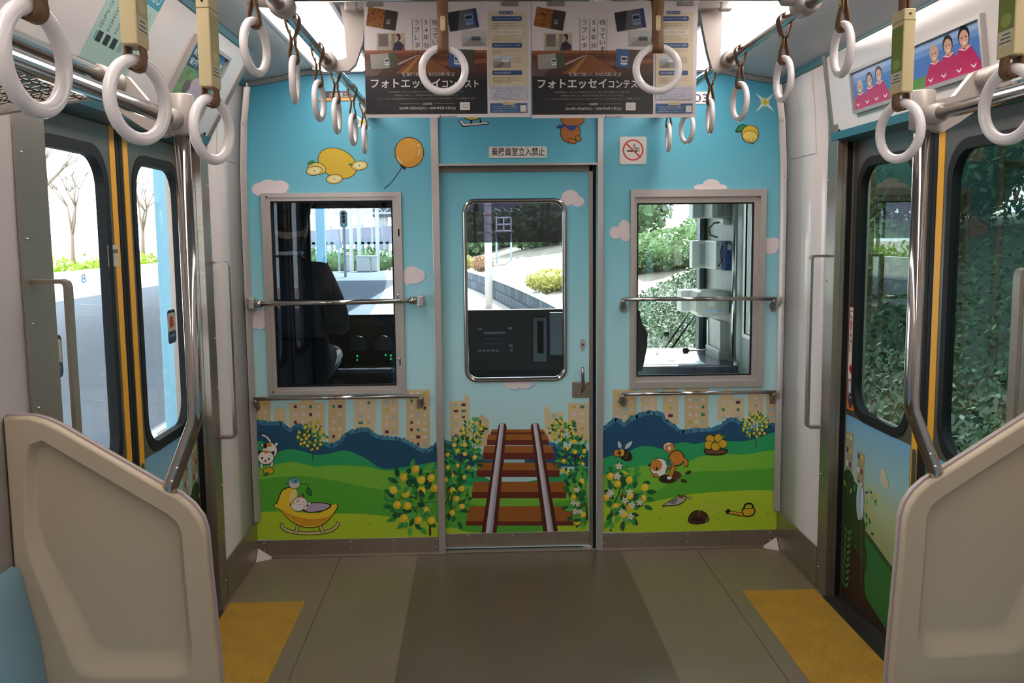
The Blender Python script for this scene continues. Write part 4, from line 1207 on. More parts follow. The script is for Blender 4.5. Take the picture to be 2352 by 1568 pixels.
def gl(p):
    hills(p, 76, 1600, [(smooth([(76, 527), (180, 498), (280, 580), (380, 563), (480, 570), (600, 605), (700, 600), (820, 572), (900, 585), (1000, 630), (1150, 716), (1350, 700), (1605, 655)]), 1286, '#2aa061'),
        (smooth([(76, 722), (250, 690), (430, 663), (520, 682), (620, 700), (760, 690), (1000, 700), (1200, 735), (1605, 722)]), 1286, '#77ba3a'),
        (smooth([(76, 825), (300, 785), (600, 785), (1000, 862), (1300, 905), (1605, 885)]), 1286, '#54a836'),
        (smooth([(76, 1068), (400, 1058), (700, 1075), (1000, 1080), (1300, 1115), (1605, 1150)]), 1286, '#acc92e')])
    for (x, y) in ((422, 742), (1095, 822), (190, 912), (1100, 940), (170, 1112), (1040, 1170), (835, 1205), (1140, 1058)): tuft(p, x, y)
motif('printed_meadow', wf, gl, ZA)
LEAF = ['#22703a', '#329046', '#42a04a', '#184e30', '#5fb04e', '#1f5c36']
def lemon_tree(p, x, y, scale, seed, crown, nl, nlem, lo=None, hi=None, flowers=0, lemon_r=1.):
    """x, y = foot of the trunk; crown = (cx, cy, rx, ry)"""
    rg = random.Random(seed); cx, cy, rx, ry = crown
    ok = lambda q: (lo is None or q > lo) and (hi is None or q < hi)
    p.line([(x, y), (x-2*scale, (y+cy)/2), (cx, cy-ry*.25)], 15*scale, '#3a2314', 5*scale)
    tips = []
    for k in range(9):
        a_ = math.radians(rg.uniform(-200, 20)); q = (cx+rx*.8*math.cos(a_)*rg.uniform(.6, 1), cy+ry*.8*math.sin(a_)*rg.uniform(.5, 1))
        q = (min(max(q[0], (lo or -9e9)+8), (hi or 9e9)-8), q[1])
        s0 = (cx, cy+ry*rg.uniform(-.1, .55)); p.line([s0, ((s0[0]+q[0])/2, (s0[1]+q[1])/2-6*scale), q], 5.5*scale, '#3a2314', 2.*scale); tips.append(q)
    for k in range(nl):
        a_ = rg.uniform(0, 2*math.pi); r_ = math.sqrt(rg.uniform(.03, 1))
        q = (cx+rx*r_*math.cos(a_), cy+ry*r_*math.sin(a_)); L = rg.uniform(.75, 1.15)*68*scale
        rot = math.degrees(math.atan2(q[1]-cy-ry*.4, q[0]-cx))+rg.uniform(-45, 45)
        e = (q[0]+L*math.cos(math.radians(rot)), q[1])
        if ok(min(q[0], e[0])-14*scale) and ok(max(q[0], e[0])+14*scale): p.leaf(q[0], q[1], L, 34*scale, rot, rg.choice(LEAF))
    lems = []; tries = 0; lr = 25*scale*lemon_r
    while len(lems) < nlem and tries < 900:
        tries += 1
        a_ = rg.uniform(0, 2*math.pi); r_ = math.sqrt(rg.uniform(.05, 1)); q = (cx+rx*.98*r_*math.cos(a_), cy+ry*.98*r_*math.sin(a_))
        if not (ok(q[0]-lr) and ok(q[0]+lr)) or any(math.hypot(q[0]-u[0], q[1]-u[1]) < 2.5*lr for u in lems): continue
        lems.append(q)
        p.ell(q[0], q[1], lr, lr*1.08, rg.choice(['#e2bd30', '#e8c738', '#dcb42c']), rg.uniform(0, 60), 14)
        p.ell(q[0]+lr*.2, q[1]-lr*.2, lr*.5, lr*.55, '#efd452', 20, 10)
    for k in range(nl//5):
        a_ = rg.uniform(0, 2*math.pi); r_ = math.sqrt(rg.uniform(.03, 1)); q = (cx+rx*r_*math.cos(a_), cy+ry*r_*math.sin(a_)); L = 60*scale; rot = rg.uniform(0, 360)
        if ok(q[0]-L) and ok(q[0]+L): p.leaf(q[0], q[1], L, 30*scale, rot, rg.choice(LEAF))
    for k in range(flowers):
        a_ = rg.uniform(0, 2*math.pi); r_ = math.sqrt(rg.uniform(.05, 1)); q = (cx+rx*r_*math.cos(a_), cy+ry*r_*math.sin(a_))
        if ok(q[0]-24*scale) and ok(q[0]+24*scale):
            a0 = rg.uniform(0, 72)
            for j in range(5): p.leaf(q[0], q[1], 28*scale, 15*scale, a0+72*j, '#d8d4c8')
            p.ell(q[0], q[1], 5*scale, 5*scale, '#c8b040', n=8)
motif('printed_lemon_tree', wf, lambda p: lemon_tree(p, 588, 656, .42, 11, (578, 468, 112, 98), 90, 26, lemon_r=1.15), ZA)
motif('printed_lemon_tree', wf, lambda p: lemon_tree(p, 1526, 1252, 1.2, 12, (1420, 955, 225, 240), 84, 14, hi=1600, lemon_r=1.05), ZA)
def lemon_cradle(p):
    for w_, c in ((30, BK), (20, '#c9ba84')): p.line(smooth([(338, 1160), (350, 1190), (420, 1222), (560, 1234), (700, 1220), (770, 1185), (792, 1150)]), w_, c)
    for xa, xb in ((470, 455), (640, 668)):
        p.line([(xa, 1165), (xb, 1225)], 30, BK); p.line([(xa, 1165), (xb, 1222)], 20, '#c9ba84')
    body = smooth([(300, 1000), (318, 955), (350, 890), (420, 868), (455, 885), (462, 930), (420, 985), (450, 1060), (560, 1072), (650, 1068), (720, 1020), (770, 1000), (782, 1020), (740, 1090), (680, 1150), (600, 1182), (500, 1175), (400, 1120), (330, 1045), (285, 1022), (280, 1002)])
    cx, cy = 530, 1040
    p.poly([(cx+(x-cx)*1.03, cy+(y-cy)*1.05) for x, y in body], BK); p.poly(body, '#ecc932')
    p.poly(smooth([(330, 1040), (400, 1110), (500, 1168), (600, 1174), (680, 1142), (735, 1085), (680, 1110), (560, 1120), (430, 1090), (330, 1040)]), '#cf9a26')
    p.poly(smooth([(400, 975), (410, 905), (450, 885), (462, 935), (420, 985), (400, 975)]), '#e2d68c')
    p.poly(smooth([(500, 1045), (560, 995), (640, 985), (735, 1005), (690, 1050), (560, 1070), (500, 1045)]), BK); p.poly(smooth([(512, 1043), (565, 1001), (640, 992), (722, 1008), (682, 1044), (565, 1062), (512, 1043)]), '#b6a0c0')
    # sleeping kitten
    p.poly([(470, 945), (512, 915), (522, 960)], BK); p.poly([(415, 985), (400, 1010), (440, 1020)], BK)
    p.ell_o(478, 1000, 66, 52, '#ece4e0', 4, -25); p.poly([(478, 946), (507, 924), (512, 955)], '#c0813a')
    for (x, y) in ((432, 975), (452, 962), (470, 955)): p.line([(x, y), (x+8, y+28)], 7, '#c0813a')
    p.line([(470, 1005), (486, 1000)], 3, BK); p.line([(505, 985), (520, 978)], 3, BK); p.ell(503, 1008, 4, 3, BK)
    p.ell_o(530, 1030, 16, 13, '#ece4e0', 3); p.ell_o(558, 998, 13, 12, '#ece4e0', 3)
    # blue bird with a sprig
    p.leaf(540, 868, 78, 40, 62, BK); p.leaf(542, 870, 70, 32, 62, '#2d7a3a'); p.line([(486, 836), (545, 842), (560, 890)], 4, BK)
    p.ell_o(440, 832, 46, 44, '#cfccc8', 4); p.ell(442, 812, 38, 24, '#5aa0b4'); p.ell(452, 818, 7, 7, BK); p.poly([(480, 828), (498, 834), (480, 840)], '#3a3020')
    p.poly([(400, 828), (358, 824), (360, 838), (402, 844)], '#5a7a80')
motif('printed_lemon_cradle', wf, lemon_cradle, ZA)
def kitten(p):
    p.line(smooth([(255, 530), (240, 490), (215, 460), (170, 440)]), 22, BK); p.line(smooth([(255, 530), (240, 490), (215, 462), (180, 446)]), 13, '#ece4e0')
    p.line([(285, 540), (302, 510)], 30, BK); p.line([(285, 540), (301, 512)], 21, '#ece4e0'); p.line([(200, 545), (178, 520)], 26, BK); p.line([(200, 545), (180, 522)], 18, '#ece4e0')
    p.ell_o(244, 572, 56, 62, '#ece4e0', 5); p.ell(232, 528, 28, 16, '#c88a3a'); p.ell(206, 535, 16, 22, '#2a2320')
    p.line([(178, 670), (178, 716)], 24, BK); p.line([(178, 670), (178, 712)], 16, '#ece4e0'); p.line([(262, 665), (256, 705)], 24, BK); p.line([(262, 665), (257, 702)], 16, '#ece4e0')
    p.poly([(152, 600), (150, 566), (190, 590)], BK); p.poly([(238, 590), (282, 572), (278, 612)], BK)
    p.ell_o(212, 628, 62, 52, '#ece4e0', 5); p.ell(214, 582, 24, 12, '#c88a3a'); p.ell(182, 632, 8, 9, BK); p.ell(236, 640, 8, 9, BK); p.ell(208, 656, 14, 11, '#c88a3a'); p.ell(208, 650, 4, 3, BK)
    p.ell_o(234, 735, 40, 28, '#cda82a', 4, -10); p.leaf(238, 745, 56, 26, 150, BK); p.leaf(234, 746, 46, 20, 150, '#347f3a')
motif('printed_kitten', wf, kitten, ZA)
# ---- right panel
for i, (x0, y0, x1, y1, c, r_, tp) in enumerate([(198, 85, 392, 360, 3, 4, None), (425, 78, 555, 300, 2, 3, None), (600, 75, 725, 360, 1, 4, None), (775, 75, 965, 430, 3, 6, None), (1038, 155, 1250, 330, 3, 3, [(1060, 157), (1060, 100), (1115, 70), (1170, 100), (1170, 157)]),
        (1283, 120, 1405, 330, 1, 3, [(1275, 122), (1343, 68), (1412, 122)]), (1428, 95, 1552, 400, 2, 5, None)]):
    building('printed_building', wf, ZC, YE, x0, y0, x1, y1, c, r_, i+31, tp)
motif('printed_hedge', wf, lambda p: hedge(p, smooth([(112, 430), (180, 375), (240, 345), (290, 385), (350, 340), (420, 305), (500, 288), (590, 305), (610, 345), (690, 395), (720, 430), (780, 440), (880, 425), (1040, 410), (1150, 340), (1240, 390), (1330, 440), (1420, 400), (1556, 375)]), 112, 1552, 640, 5), ZC)
def gr(p):
    hills(p, 112, 1552, [(smooth([(112, 640), (180, 615), (300, 590), (420, 540), (520, 540), (600, 560), (700, 520), (780, 505), (860, 520), (1000, 490), (1200, 500), (1330, 480), (1556, 400)]), 1226, '#2aa061'),
        (smooth([(112, 770), (400, 700), (620, 680), (800, 660), (900, 620), (1050, 600), (1250, 605), (1400, 580), (1556, 565)]), 1226, '#77ba3a'),
        (smooth([(112, 960), (400, 930), (560, 890), (700, 800), (850, 745), (1100, 735), (1556, 712)]), 1226, '#54a836'),
        (smooth([(112, 985), (400, 1000), (600, 965), (800, 925), (1000, 905), (1300, 890), (1556, 895)]), 1226, '#acc92e')])
    for (x, y) in ((915, 698), (955, 778), (738, 890), (993, 900), (535, 975), (575, 1122), (1042, 1128), (1438, 1086), (1490, 525)): tuft(p, x, y)
motif('printed_meadow', wf, gr, ZC)
motif('printed_lemon_tree', wf, lambda p: lemon_tree(p, 1345, 555, .42, 14, (1342, 372, 105, 92), 84, 26, lemon_r=1.1), ZC)
motif('printed_lemon_tree', wf, lambda p: lemon_tree(p, 184, 1215, 1.15, 15, (265, 930, 205, 235), 78, 11, lo=112, flowers=12), ZC)
def bee(p):
    p.leaf(262, 560, 72, 38, -105, BK); p.leaf(262, 558, 66, 31, -105, '#b9c6cc'); p.leaf(292, 562, 98, 42, -45, BK); p.leaf(294, 560, 90, 34, -45, '#b9c6cc')
    p.ell_o(302, 610, 56, 38, '#2a211b', 4, 30); p.ell(268, 590, 24, 30, '#cfa83a', 20); p.ell_o(236, 592, 28, 28, '#c07a2a', 4); p.ell(252, 592, 9, 13, BK)
    p.line([(322, 580), (300, 640)], 8, '#6b5a2a')
motif('printed_bee', wf, bee, ZC)
def dog(p):
    p.ell(640, 800, 74, 34, '#37231a'); p.ell(700, 770, 50, 34, '#5a3a26'); p.ell(805, 748, 26, 14, '#4a2f20', -25); p.ell(768, 815, 26, 14, '#4a2f20', 15)
    p.ell_o(648, 545, 42, 36, '#ece4e0', 5); p.ell(640, 550, 28, 28, '#c88232'); p.ell(652, 552, 12, 14, '#ece4e0'); p.line(smooth([(655, 590), (680, 560), (668, 520)]), 26, '#c88232')
    p.poly(smooth([(640, 660), (660, 590), (720, 568), (765, 600), (775, 650), (740, 690), (690, 700), (640, 720), (640, 660)]), BK); p.poly(smooth([(646, 660), (666, 596), (720, 575), (758, 604), (768, 648), (738, 682), (690, 692), (646, 712), (646, 660)]), '#c88232')
    p.line([(760, 640), (790, 660), (785, 700)], 34, BK); p.line([(760, 640), (788, 660), (784, 695)], 25, '#c88232'); p.line([(690, 700), (655, 790)], 40, BK); p.line([(690, 700), (660, 775)], 31, '#c88232'); p.ell_o(652, 790, 20, 13, '#ece4e0', 3)
    p.poly([(480, 695), (500, 670), (530, 700)], BK); p.poly([(525, 640), (560, 640), (575, 680)], BK); p.poly([(532, 646), (556, 648), (565, 674)], '#ece4e0')
    p.ell_o(570, 705, 68, 70, '#ece4e0', 5, 20); p.ell(548, 690, 46, 48, '#c88232', 20); p.ell(552, 718, 9, 13, BK, 20); p.ell_o(540, 770, 22, 14, '#c88232', 3); p.ell(530, 776, 6, 5, BK)
    p.leaf(640, 690, 60, 26, -60, '#2f7a6a'); p.leaf(645, 700, 52, 20, -35, '#2f7a6a'); p.line([(620, 640), (640, 700), (625, 740)], 12, '#2f7a6a')
motif('printed_dog', wf, dog, ZC)
def sparrow(p):
    p.poly(smooth([(595, 1012), (640, 980), (700, 945), (730, 925), (775, 930), (790, 950), (760, 990), (700, 1012), (640, 1015), (595, 1020), (595, 1012)]), BK)
    p.poly(smooth([(605, 1012), (642, 985), (700, 950), (732, 932), (770, 935), (782, 952), (756, 985), (700, 1005), (640, 1009), (605, 1012)]), '#b9ae9e')
    p.poly(smooth([(640, 990), (700, 952), (722, 965), (690, 998), (640, 990)]), '#6c7a80'); p.ell(748, 940, 26, 14, '#7a5030', -8); p.ell(756, 945, 5, 5, BK); p.line([(785, 945), (815, 950)], 5, BK); p.ell_o(820, 950, 12, 11, '#c9b65a', 3)
    p.line([(715, 1005), (715, 1022)], 4, '#6a4a20'); p.line([(735, 1000), (738, 1020)], 4, '#6a4a20')
motif('printed_sparrow', wf, sparrow, ZC)
def mound(p):
    p.poly(smooth([(798, 1130), (815, 1085), (850, 1055), (900, 1050), (945, 1070), (972, 1115), (955, 1145), (880, 1162), (820, 1155), (798, 1130)]), '#2a180f'); p.poly(smooth([(808, 1128), (822, 1090), (855, 1063), (900, 1058), (938, 1076), (962, 1115), (950, 1138), (880, 1152), (825, 1147), (808, 1128)]), '#4f301e'); p.ell(875, 1122, 46, 18, '#2c1810')
    for arc in ([(925, 975), (980, 950), (1040, 955), (1110, 1010)], [(888, 1080), (905, 1040), (960, 1008), (1040, 1012), (1115, 1040)], [(940, 1162), (965, 1105), (1010, 1065), (1060, 1048), (1100, 1050)]):
        s_ = smooth(arc, 8)
        for k in range(0, len(s_)-1, 2): p.line([s_[k], s_[k+1]], 6, '#c9cc9a')
motif('printed_planting_mound', wf, mound, ZC)
def can(p):
    p.line([(1105, 1060), (1240, 1085)], 30, BK); p.line([(1110, 1060), (1240, 1084)], 19, '#cfa52c'); p.poly([(1097, 1060), (1122, 1036), (1146, 1056), (1120, 1074)], BK)
    p.line(smooth([(1245, 1040), (1265, 1000), (1310, 1000), (1325, 1040)]), 14, BK)
    p.poly(smooth([(1228, 1040), (1325, 1030), (1340, 1060), (1315, 1095), (1250, 1098), (1228, 1040)]), BK); p.poly(smooth([(1238, 1044), (1320, 1036), (1330, 1060), (1308, 1087), (1254, 1090), (1238, 1044)]), '#cfa52c')
motif('printed_watering_can', wf, can, ZC)
def basket(p):
    p.poly(smooth([(925, 560), (1110, 560), (1085, 605), (950, 605), (925, 560)]), BK); p.poly(smooth([(936, 566), (1100, 566), (1078, 597), (957, 597), (936, 566)]), '#6a4a30')
    for (x, y) in ((978, 480), (1046, 472), (968, 528), (1022, 540), (1080, 518)): p.ell_o(x, y, 34, 32, '#cfa52c', 4, 20)
    p.leaf(1060, 450, 50, 24, 20, '#347f3a')
motif('printed_lemon_basket', wf, basket, ZC)
# ---- upper part: clouds, balloon, lemons, sparkles
CLD = '#ddd0d1'
def cloud(p, lobes, sh='#8fb7c8'):
    for x, y, rx, ry in lobes: p.ell(x+4, y+3, rx, ry, sh, n=18)
    for x, y, rx, ry in lobes: p.ell(x, y, rx, ry, CLD, n=18)
def clouds_l(p):
    cloud(p, [(597, 434, 19, 15), (617, 424, 20, 12), (641, 428, 22, 14), (618, 438, 40, 9)])
    cloud(p, [(946, 628, 19, 17), (962, 632, 14, 14), (936, 634, 10, 20), (945, 644, 22, 7)])
    cloud(p, [(588, 730, 17, 17), (602, 722, 9, 11), (578, 742, 14, 14), (598, 742, 14, 14)])
motif('printed_clouds', wf, clouds_l)
def clouds_r(p):
    cloud(p, [(1634, 424, 20, 13), (1610, 430, 16, 7), (1655, 430, 15, 7), (1634, 431, 34, 4)])
    cloud(p, [(1434, 522, 13, 17), (1414, 534, 14, 14), (1436, 540, 12, 14)])
    cloud(p, [(1776, 560, 18, 15), (1770, 572, 16, 11), (1762, 560, 5, 14)])
motif('printed_clouds', wf, clouds_r)
def balloon(p):
    p.line(smooth([(924, 383), (910, 404), (896, 422), (882, 433)]), 1.8, BK)
    p.poly([(917, 379), (924, 386), (931, 391), (933, 378)], BK)
    p.ell(940, 350, 34, 35.5, BK, n=36); p.ell(940, 350, 32.2, 33.7, '#d3942e', n=36); p.ell(934, 344, 24, 26, '#dca03a', n=30)
    p.line(smooth([(913, 360), (917, 368), (924, 374)]), 3.4, '#d9c6a0'); p.line(smooth([(960, 357), (963, 350), (963, 342)]), 3, '#d9c6a0'); p.ell(961, 334, 2.6, 3.2, '#d9c6a0')
motif('printed_balloon', wf, balloon)
def flying_lemon(p):
    p.ell_o(775, 375, 46, 32, '#c9a92c', 1.6, 25); p.ell_o(728, 387, 20, 13, '#d6bd60', 1.4, 10)
    for (x, y) in ((826, 380), (768, 411), (722, 392)): p.ell_o(x, y, 18, 10, '#d2bc6a', 1.4, -5); p.ell(x, y-.5, 13, 6.5, '#ddd0a0', -5); p.ell(x, y, 1.6, 1.6, '#3c5a20')
    p.leaf(724, 370, 20, 10, 160, '#2f7a35'); p.leaf(800, 377, 12, 6, 10, '#2f7a35')
motif('printed_flying_lemon', wf, flying_lemon)
def sparkle(p, x, y, s_):
    for a_ in (45, 135, 225, 315): p.poly([(x, y)]+[(x+r_*s_*math.cos(math.radians(a_+d_)), y+r_*s_*math.sin(math.radians(a_+d_))) for r_, d_ in ((5, -50), (27, 0), (5, 50))], '#d2dad6')
    for a_ in (0, 90, 180, 270): p.poly([(x, y)]+[(x+r_*s_*math.cos(math.radians(a_+d_)), y+r_*s_*math.sin(math.radians(a_+d_))) for r_, d_ in ((4, -50), (12, 0), (4, 50))], '#d8cf4a')
    p.ell(x, y, 5*s_, 5*s_, '#c6b83a', n=10)
motif('printed_sparkle', wf, lambda p: sparkle(p, 1757, 235, 1.15)); motif('printed_sparkle', wf, lambda p: sparkle(p, 833, 280, 1.0))
def parachute(p):
    p.leaf(1716, 287, 32, 17, 150, BK); p.leaf(1715, 287.5, 28, 13, 150, '#2d7a3a')
    p.ell_o(1723, 308, 19, 20, '#cfae2e', 1.4, 10); p.ell_o(1723, 314, 17, 13.5, '#d8c060', 1.2, 10)
    for x in (1708, 1717, 1730, 1739): p.line([(x, 318), (1729, 331)], 1.1, BK)
motif('printed_lemon_parachute', wf, parachute)
def sled(p):
    p.ell(1084, 268, 20, 9, BK); p.ell(1084, 267, 18, 8, '#b7b02c')
    p.line([(1056, 276), (1064, 288), (1122, 282)], 7, BK); p.line([(1057, 277), (1065, 287), (1120, 282)], 4.4, '#cfc8c6'); p.line([(1082, 276), (1083, 284)], 4, BK); p.line([(1103, 274), (1104, 282)], 4, BK)
motif('printed_sled', wf, sled, None, YE+.004)
def fawn(p):
    p.ell_o(1310, 303, 22, 25, '#a5672a', 1.6, 10); p.ell_o(1315, 276, 26, 14, '#a5672a', 1.6); p.poly([(1296, 288), (1328, 288), (1318, 300), (1308, 300)], '#24407c'); p.leaf(1298, 289, 22, 9, 170, '#24407c')
    p.ell_o(1314, 324, 10, 5, '#a5672a', 1.4, 15); p.ell_o(1328, 318, 7, 5, '#a5672a', 1.4, 40)
motif('printed_brown_animal', wf, fawn, None, YE+.004)
# ---- door leaf
for i, (x0, y0, x1, y1, c, r_, tp) in enumerate([(200, 78, 368, 450, 2, 7, [(322, 80), (322, 28), (368, 28), (368, 80)]), (418, 240, 534, 470, 1, 3, [(410, 242), (470, 190), (540, 242)]), (1010, 175, 1175, 420, 1, 3, [(1010, 177), (1010, 128), (1055, 128), (1055, 177)]), (1212, 95, 1388, 430, 2, 5, None)]):
    building('printed_building', d1, ZBm, YDR, x0, y0, x1, y1, c, r_, i+51, tp)
def dmead(p):
    lo, hi = 134, 1388
    hedge(p, smooth([(134, 440), (250, 470), (420, 560), (520, 590), (640, 580), (900, 575), (1000, 480), (1100, 470), (1200, 520), (1388, 500)]), lo, hi, 640, 8)
    hills(p, lo, hi, [(smooth([(134, 560), (300, 600), (450, 690), (560, 760), (760, 780), (1000, 740), (1200, 690), (1388, 640)]), 1216, '#2aa061'),
        (smooth([(134, 800), (300, 800), (450, 815), (700, 880), (900, 850), (1100, 800), (1388, 760)]), 1216, '#77ba3a'),
        (smooth([(134, 960), (300, 930), (450, 970), (760, 985), (1000, 960), (1388, 900)]), 1216, '#54a836'),
        (smooth([(134, 1160), (250, 1165), (360, 1200), (700, 1205), (1000, 1190), (1150, 1130), (1388, 1100)]), 1216, '#acc92e')])
    p.rect(665, 578, 840, 604, '#9cc4cc')
motif('printed_meadow', d1, dmead, ZBm, YDR)
def track(p):
    ties = [(560, 1000, 320, 345, 548, 1015, 365, '#6b3c1a'), (530, 1030, 362, 410, 518, 1048, 455, 0), (495, 1075, 460, 520, 482, 1090, 578, 0), (445, 1125, 605, 670, 430, 1140, 728, 0), (405, 1180, 768, 858, 388, 1196, 910, 0), (365, 1230, 978, 1108, 338, 1260, 1145, 0)]
    for (xa, xb, y0, y1, xc, xd, y2, _) in ties:
        p.poly([(xa, y0), (xb, y0), (xd, y1), (xc, y1)], '#9c5e28'); p.rect(xc, y1, xd, y2, '#672c1c')
    for (a_, b_, c_, d_, m0, m1, n0, n1) in ((612, 686, 470, 600, 630, 664, 505, 565), (892, 968, 1000, 1128, 912, 946, 1038, 1090)):
        p.poly([(a_, 300), (a_+10, 272), ((a_+b_)/2, 262), (b_-10, 272), (b_, 300), (d_, 1205), (c_, 1205)], '#52221a')
        p.poly([(m0, 275), ((m0+m1)/2, 262), (m1, 275), (n1, 1205), (n0, 1205)], '#cbc7d2'); p.poly([(m0+(m1-m0)*.6, 268), (m1, 275), (n1, 1205), (n0+(n1-n0)*.62, 1205)], '#a7a3b0')
motif('printed_track', d1, track, ZBm, YDR)
for (x, y, sc_, sd_, cr, nl, ne, fl_) in ((405, 520, .55, 21, (402, 335, 100, 95), 50, 16, 0), (1168, 520, .55, 22, (1165, 325, 105, 92), 50, 16, 0), (285, 745, .75, 23, (300, 570, 160, 165), 85, 10, 0), (1318, 740, .75, 24, (1270, 560, 150, 160), 85, 10, 0), (150, 1100, 1.0, 25, (210, 900, 130, 240), 60, 7, 0), (1375, 1100, 1.0, 26, (1320, 900, 110, 230), 60, 6, 7)):
    motif('printed_lemon_tree', d1, lambda p: lemon_tree(p, x, y, sc_, sd_, cr, nl, ne, 134, 1388, fl_), ZBm, YDR)
motif('printed_clouds', d1, lambda p: (cloud(p, [(1310, 452, 20, 16), (1326, 462, 16, 12), (1300, 462, 14, 10)]), cloud(p, [(1190, 882, 36, 8), (1178, 886, 16, 8), (1204, 886, 14, 6)])), None, YDR)

# ------------------------------------------------------------------ printed film on the side doors
sidefilm = gradient_mat('printed_dusk_film', [(0, '#8f9560'), (.35, '#a3ad84'), (.6, '#8fb0b0'), (1, '#5f93b8')], .28, .80, rough=.4)
for o, sx, d in ((dRf, 1, 1), (dRn, 1, -1), (dLf, -1, 1), (dLn, -1, -1)):
    ya, yb = sorted((YS+d*.08, YS+d*.645))
    MB().box((sx*(XD-.0008), ya, .014), (sx*XD, yb, .765)).build('printed_sky', sidefilm, o)
    pr = Print(lambda u, v, sx=sx: Vector((sx*(XD-.0008), u, v)), (-sx, 0, 0), base=.0001)
    e = (lambda t_: ya+(yb-ya)*(t_ if d > 0 else 1-t_))          # 0 at the seam, 1 at the jamb
    for k, (t0, t1, h_) in enumerate(((.86, .99, .70), (.66, .78, .645))):
        pr.rect(e(t0), .40, e(t1), h_, '#93896c')
        for i in range(2):
            for j in range(4): pr.rect(e(t0+.03+.055*i), h_-.03-.055*j, e(t0+.06+.055*i), h_-.01-.055*j, ['#c3bcb0', '#b9b03a', '#5d2350', '#cfc7c2'][(i+j+k) % 4])
    pr.poly([(e(.0), .255), (e(1.0), .40), (e(1.0), .014), (e(0), .014)], '#2c6d35')
    for k in range(24): pr.rect(e(k/40), .262+.145*k/40-.016, e(k/40+.012), .262+.145*k/40, '#1a2c18')
    pr.line([(e(0), .262), (e(.6), .349)], .008, '#1a2c18')
    rg = random.Random(5)
    for (t_, z_, r_) in ((.80, .43, .085), (.92, .46, .09), (.72, .34, .08), (.88, .33, .1), (.66, .24, .07)): pr.ell(e(t_), z_, r_*.8, r_, '#2a3d1e', n=16)
    pr.poly([(e(1), .30), (e(.62), .22), (e(.58), .10), (e(.2), .04), (e(.2), .014), (e(1), .014)], '#33241a')
    for k in range(60):
        t_ = rg.uniform(.45, .98); z_ = rg.uniform(.36, .56) if t_ > .7 else rg.uniform(.33, .52)
        if t_ < .62 or z_ > .45: pr.leaf(e(t_), z_, .028, .012, rg.uniform(0, 360), rg.choice(LEAF+['#c9b03a', '#a8a03a']))
    for k in range(9):
        for s_ in (-1, 1): pr.leaf(e(.93-.003*k), .06+.028*k, .05, .016, 90+s_*55 if d > 0 else 90+s_*55, '#3d7a35')
    pr.ell(e(.36), .60, .026, .03, '#b9b39a'); pr.ell(e(.32), .585, .022, .02, '#b9b39a')
    # butterfly net
    pr.ell(e(.72), .45, .03, .075, '#9db6c4', 0, 20); pr.ell(e(.68), .45, .022, .072, '#8a5a36', 0, 20); pr.ell(e(.68), .45, .017, .064, '#a9c0cc', 0, 20); pr.line([(e(.665), .378), (e(.64), .12)], .006, '#6a5a44')
    pr.build('printed_garden', o)
# warning sticker on the far right door
pr = Print(lambda u, v: hX(u, v, XD), (-1, 0, 0), base=.0012)
o = dRf
def sq(y0, z0, y1, z1): return [(y0, z0), (y1, z0), (y1, z1), (y0, z1)]
pr = Print(lambda u, v: Vector((XD, u, v)), (-1, 0, 0), base=.0006)
A = hX(1944, 703, XD); B = hX(1936, 938, XD)
ys0, ys1 = 3.625, 3.705-.045
ys0, ys1 = 3.592, 3.664
zt2, zb2 = hX(1950, 703, XD).z, hX(1942, 936, XD).z
pr.rect(ys0, zb2, ys1, zt2, '#c06a28'); pr.rect(ys0+.003, zt2-(zt2-zb2)*.70, ys1-.003, zt2-.004, '#cbbfbe')
sz = .030
def vcol(txt, y, ztop, size, pitch, cols):
    for i, ch in enumerate(txt):
        vs, fs, bb = text_tris(ch, .01)
        cx = (bb[0]+bb[2])/2; pr.h += pr.step
        pr.mb.add([pr.P(y-(p-cx)*size, ztop-i*pitch-size*.85+q*size) for p, q in vs], fs, False, lin(cols[i] if isinstance(cols, list) else cols))
hh = (zt2-zb2)
vcol('戸袋に引き込まれないよう', ys0+.020, zt2-.012, .030, hh*.52/12, '#1c1a1a')
vcol('ご注意ください', ys1-.020, zt2-.012, .032, hh*.40/7, ['#1c1a1a', '#b02a22', '#b02a22', '#1c1a1a', '#1c1a1a', '#1c1a1a', '#1c1a1a'])
za = zt2-hh*.60
pr.poly([(ys1-.008, za), (ys1-.034, za+.024), (ys1-.034, za+.012), (ys0+.010, za+.012), (ys0+.010, za-.012), (ys1-.034, za-.012), (ys1-.034, za-.024)], '#a81c1c')
pr.rect(ys0+.006, zb2+.03, ys1-.006, zt2-hh*.71, '#6f6a72'); pr.rect(ys0+.03, zb2+hh*.17, ys1-.012, zt2-hh*.72, '#b5b2b8'); pr.rect(ys0+.010, zb2+hh*.1, ys0+.024, zt2-hh*.73, '#4f7ca0'); pr.ell((ys0+ys1)/2, zb2+hh*.09, .02, .03, '#3a3036'); pr.rect(ys0+.03, zb2+hh*.115, ys0+.046, zb2+hh*.13, '#b9a93a')
pr.build('warning_sticker', o)
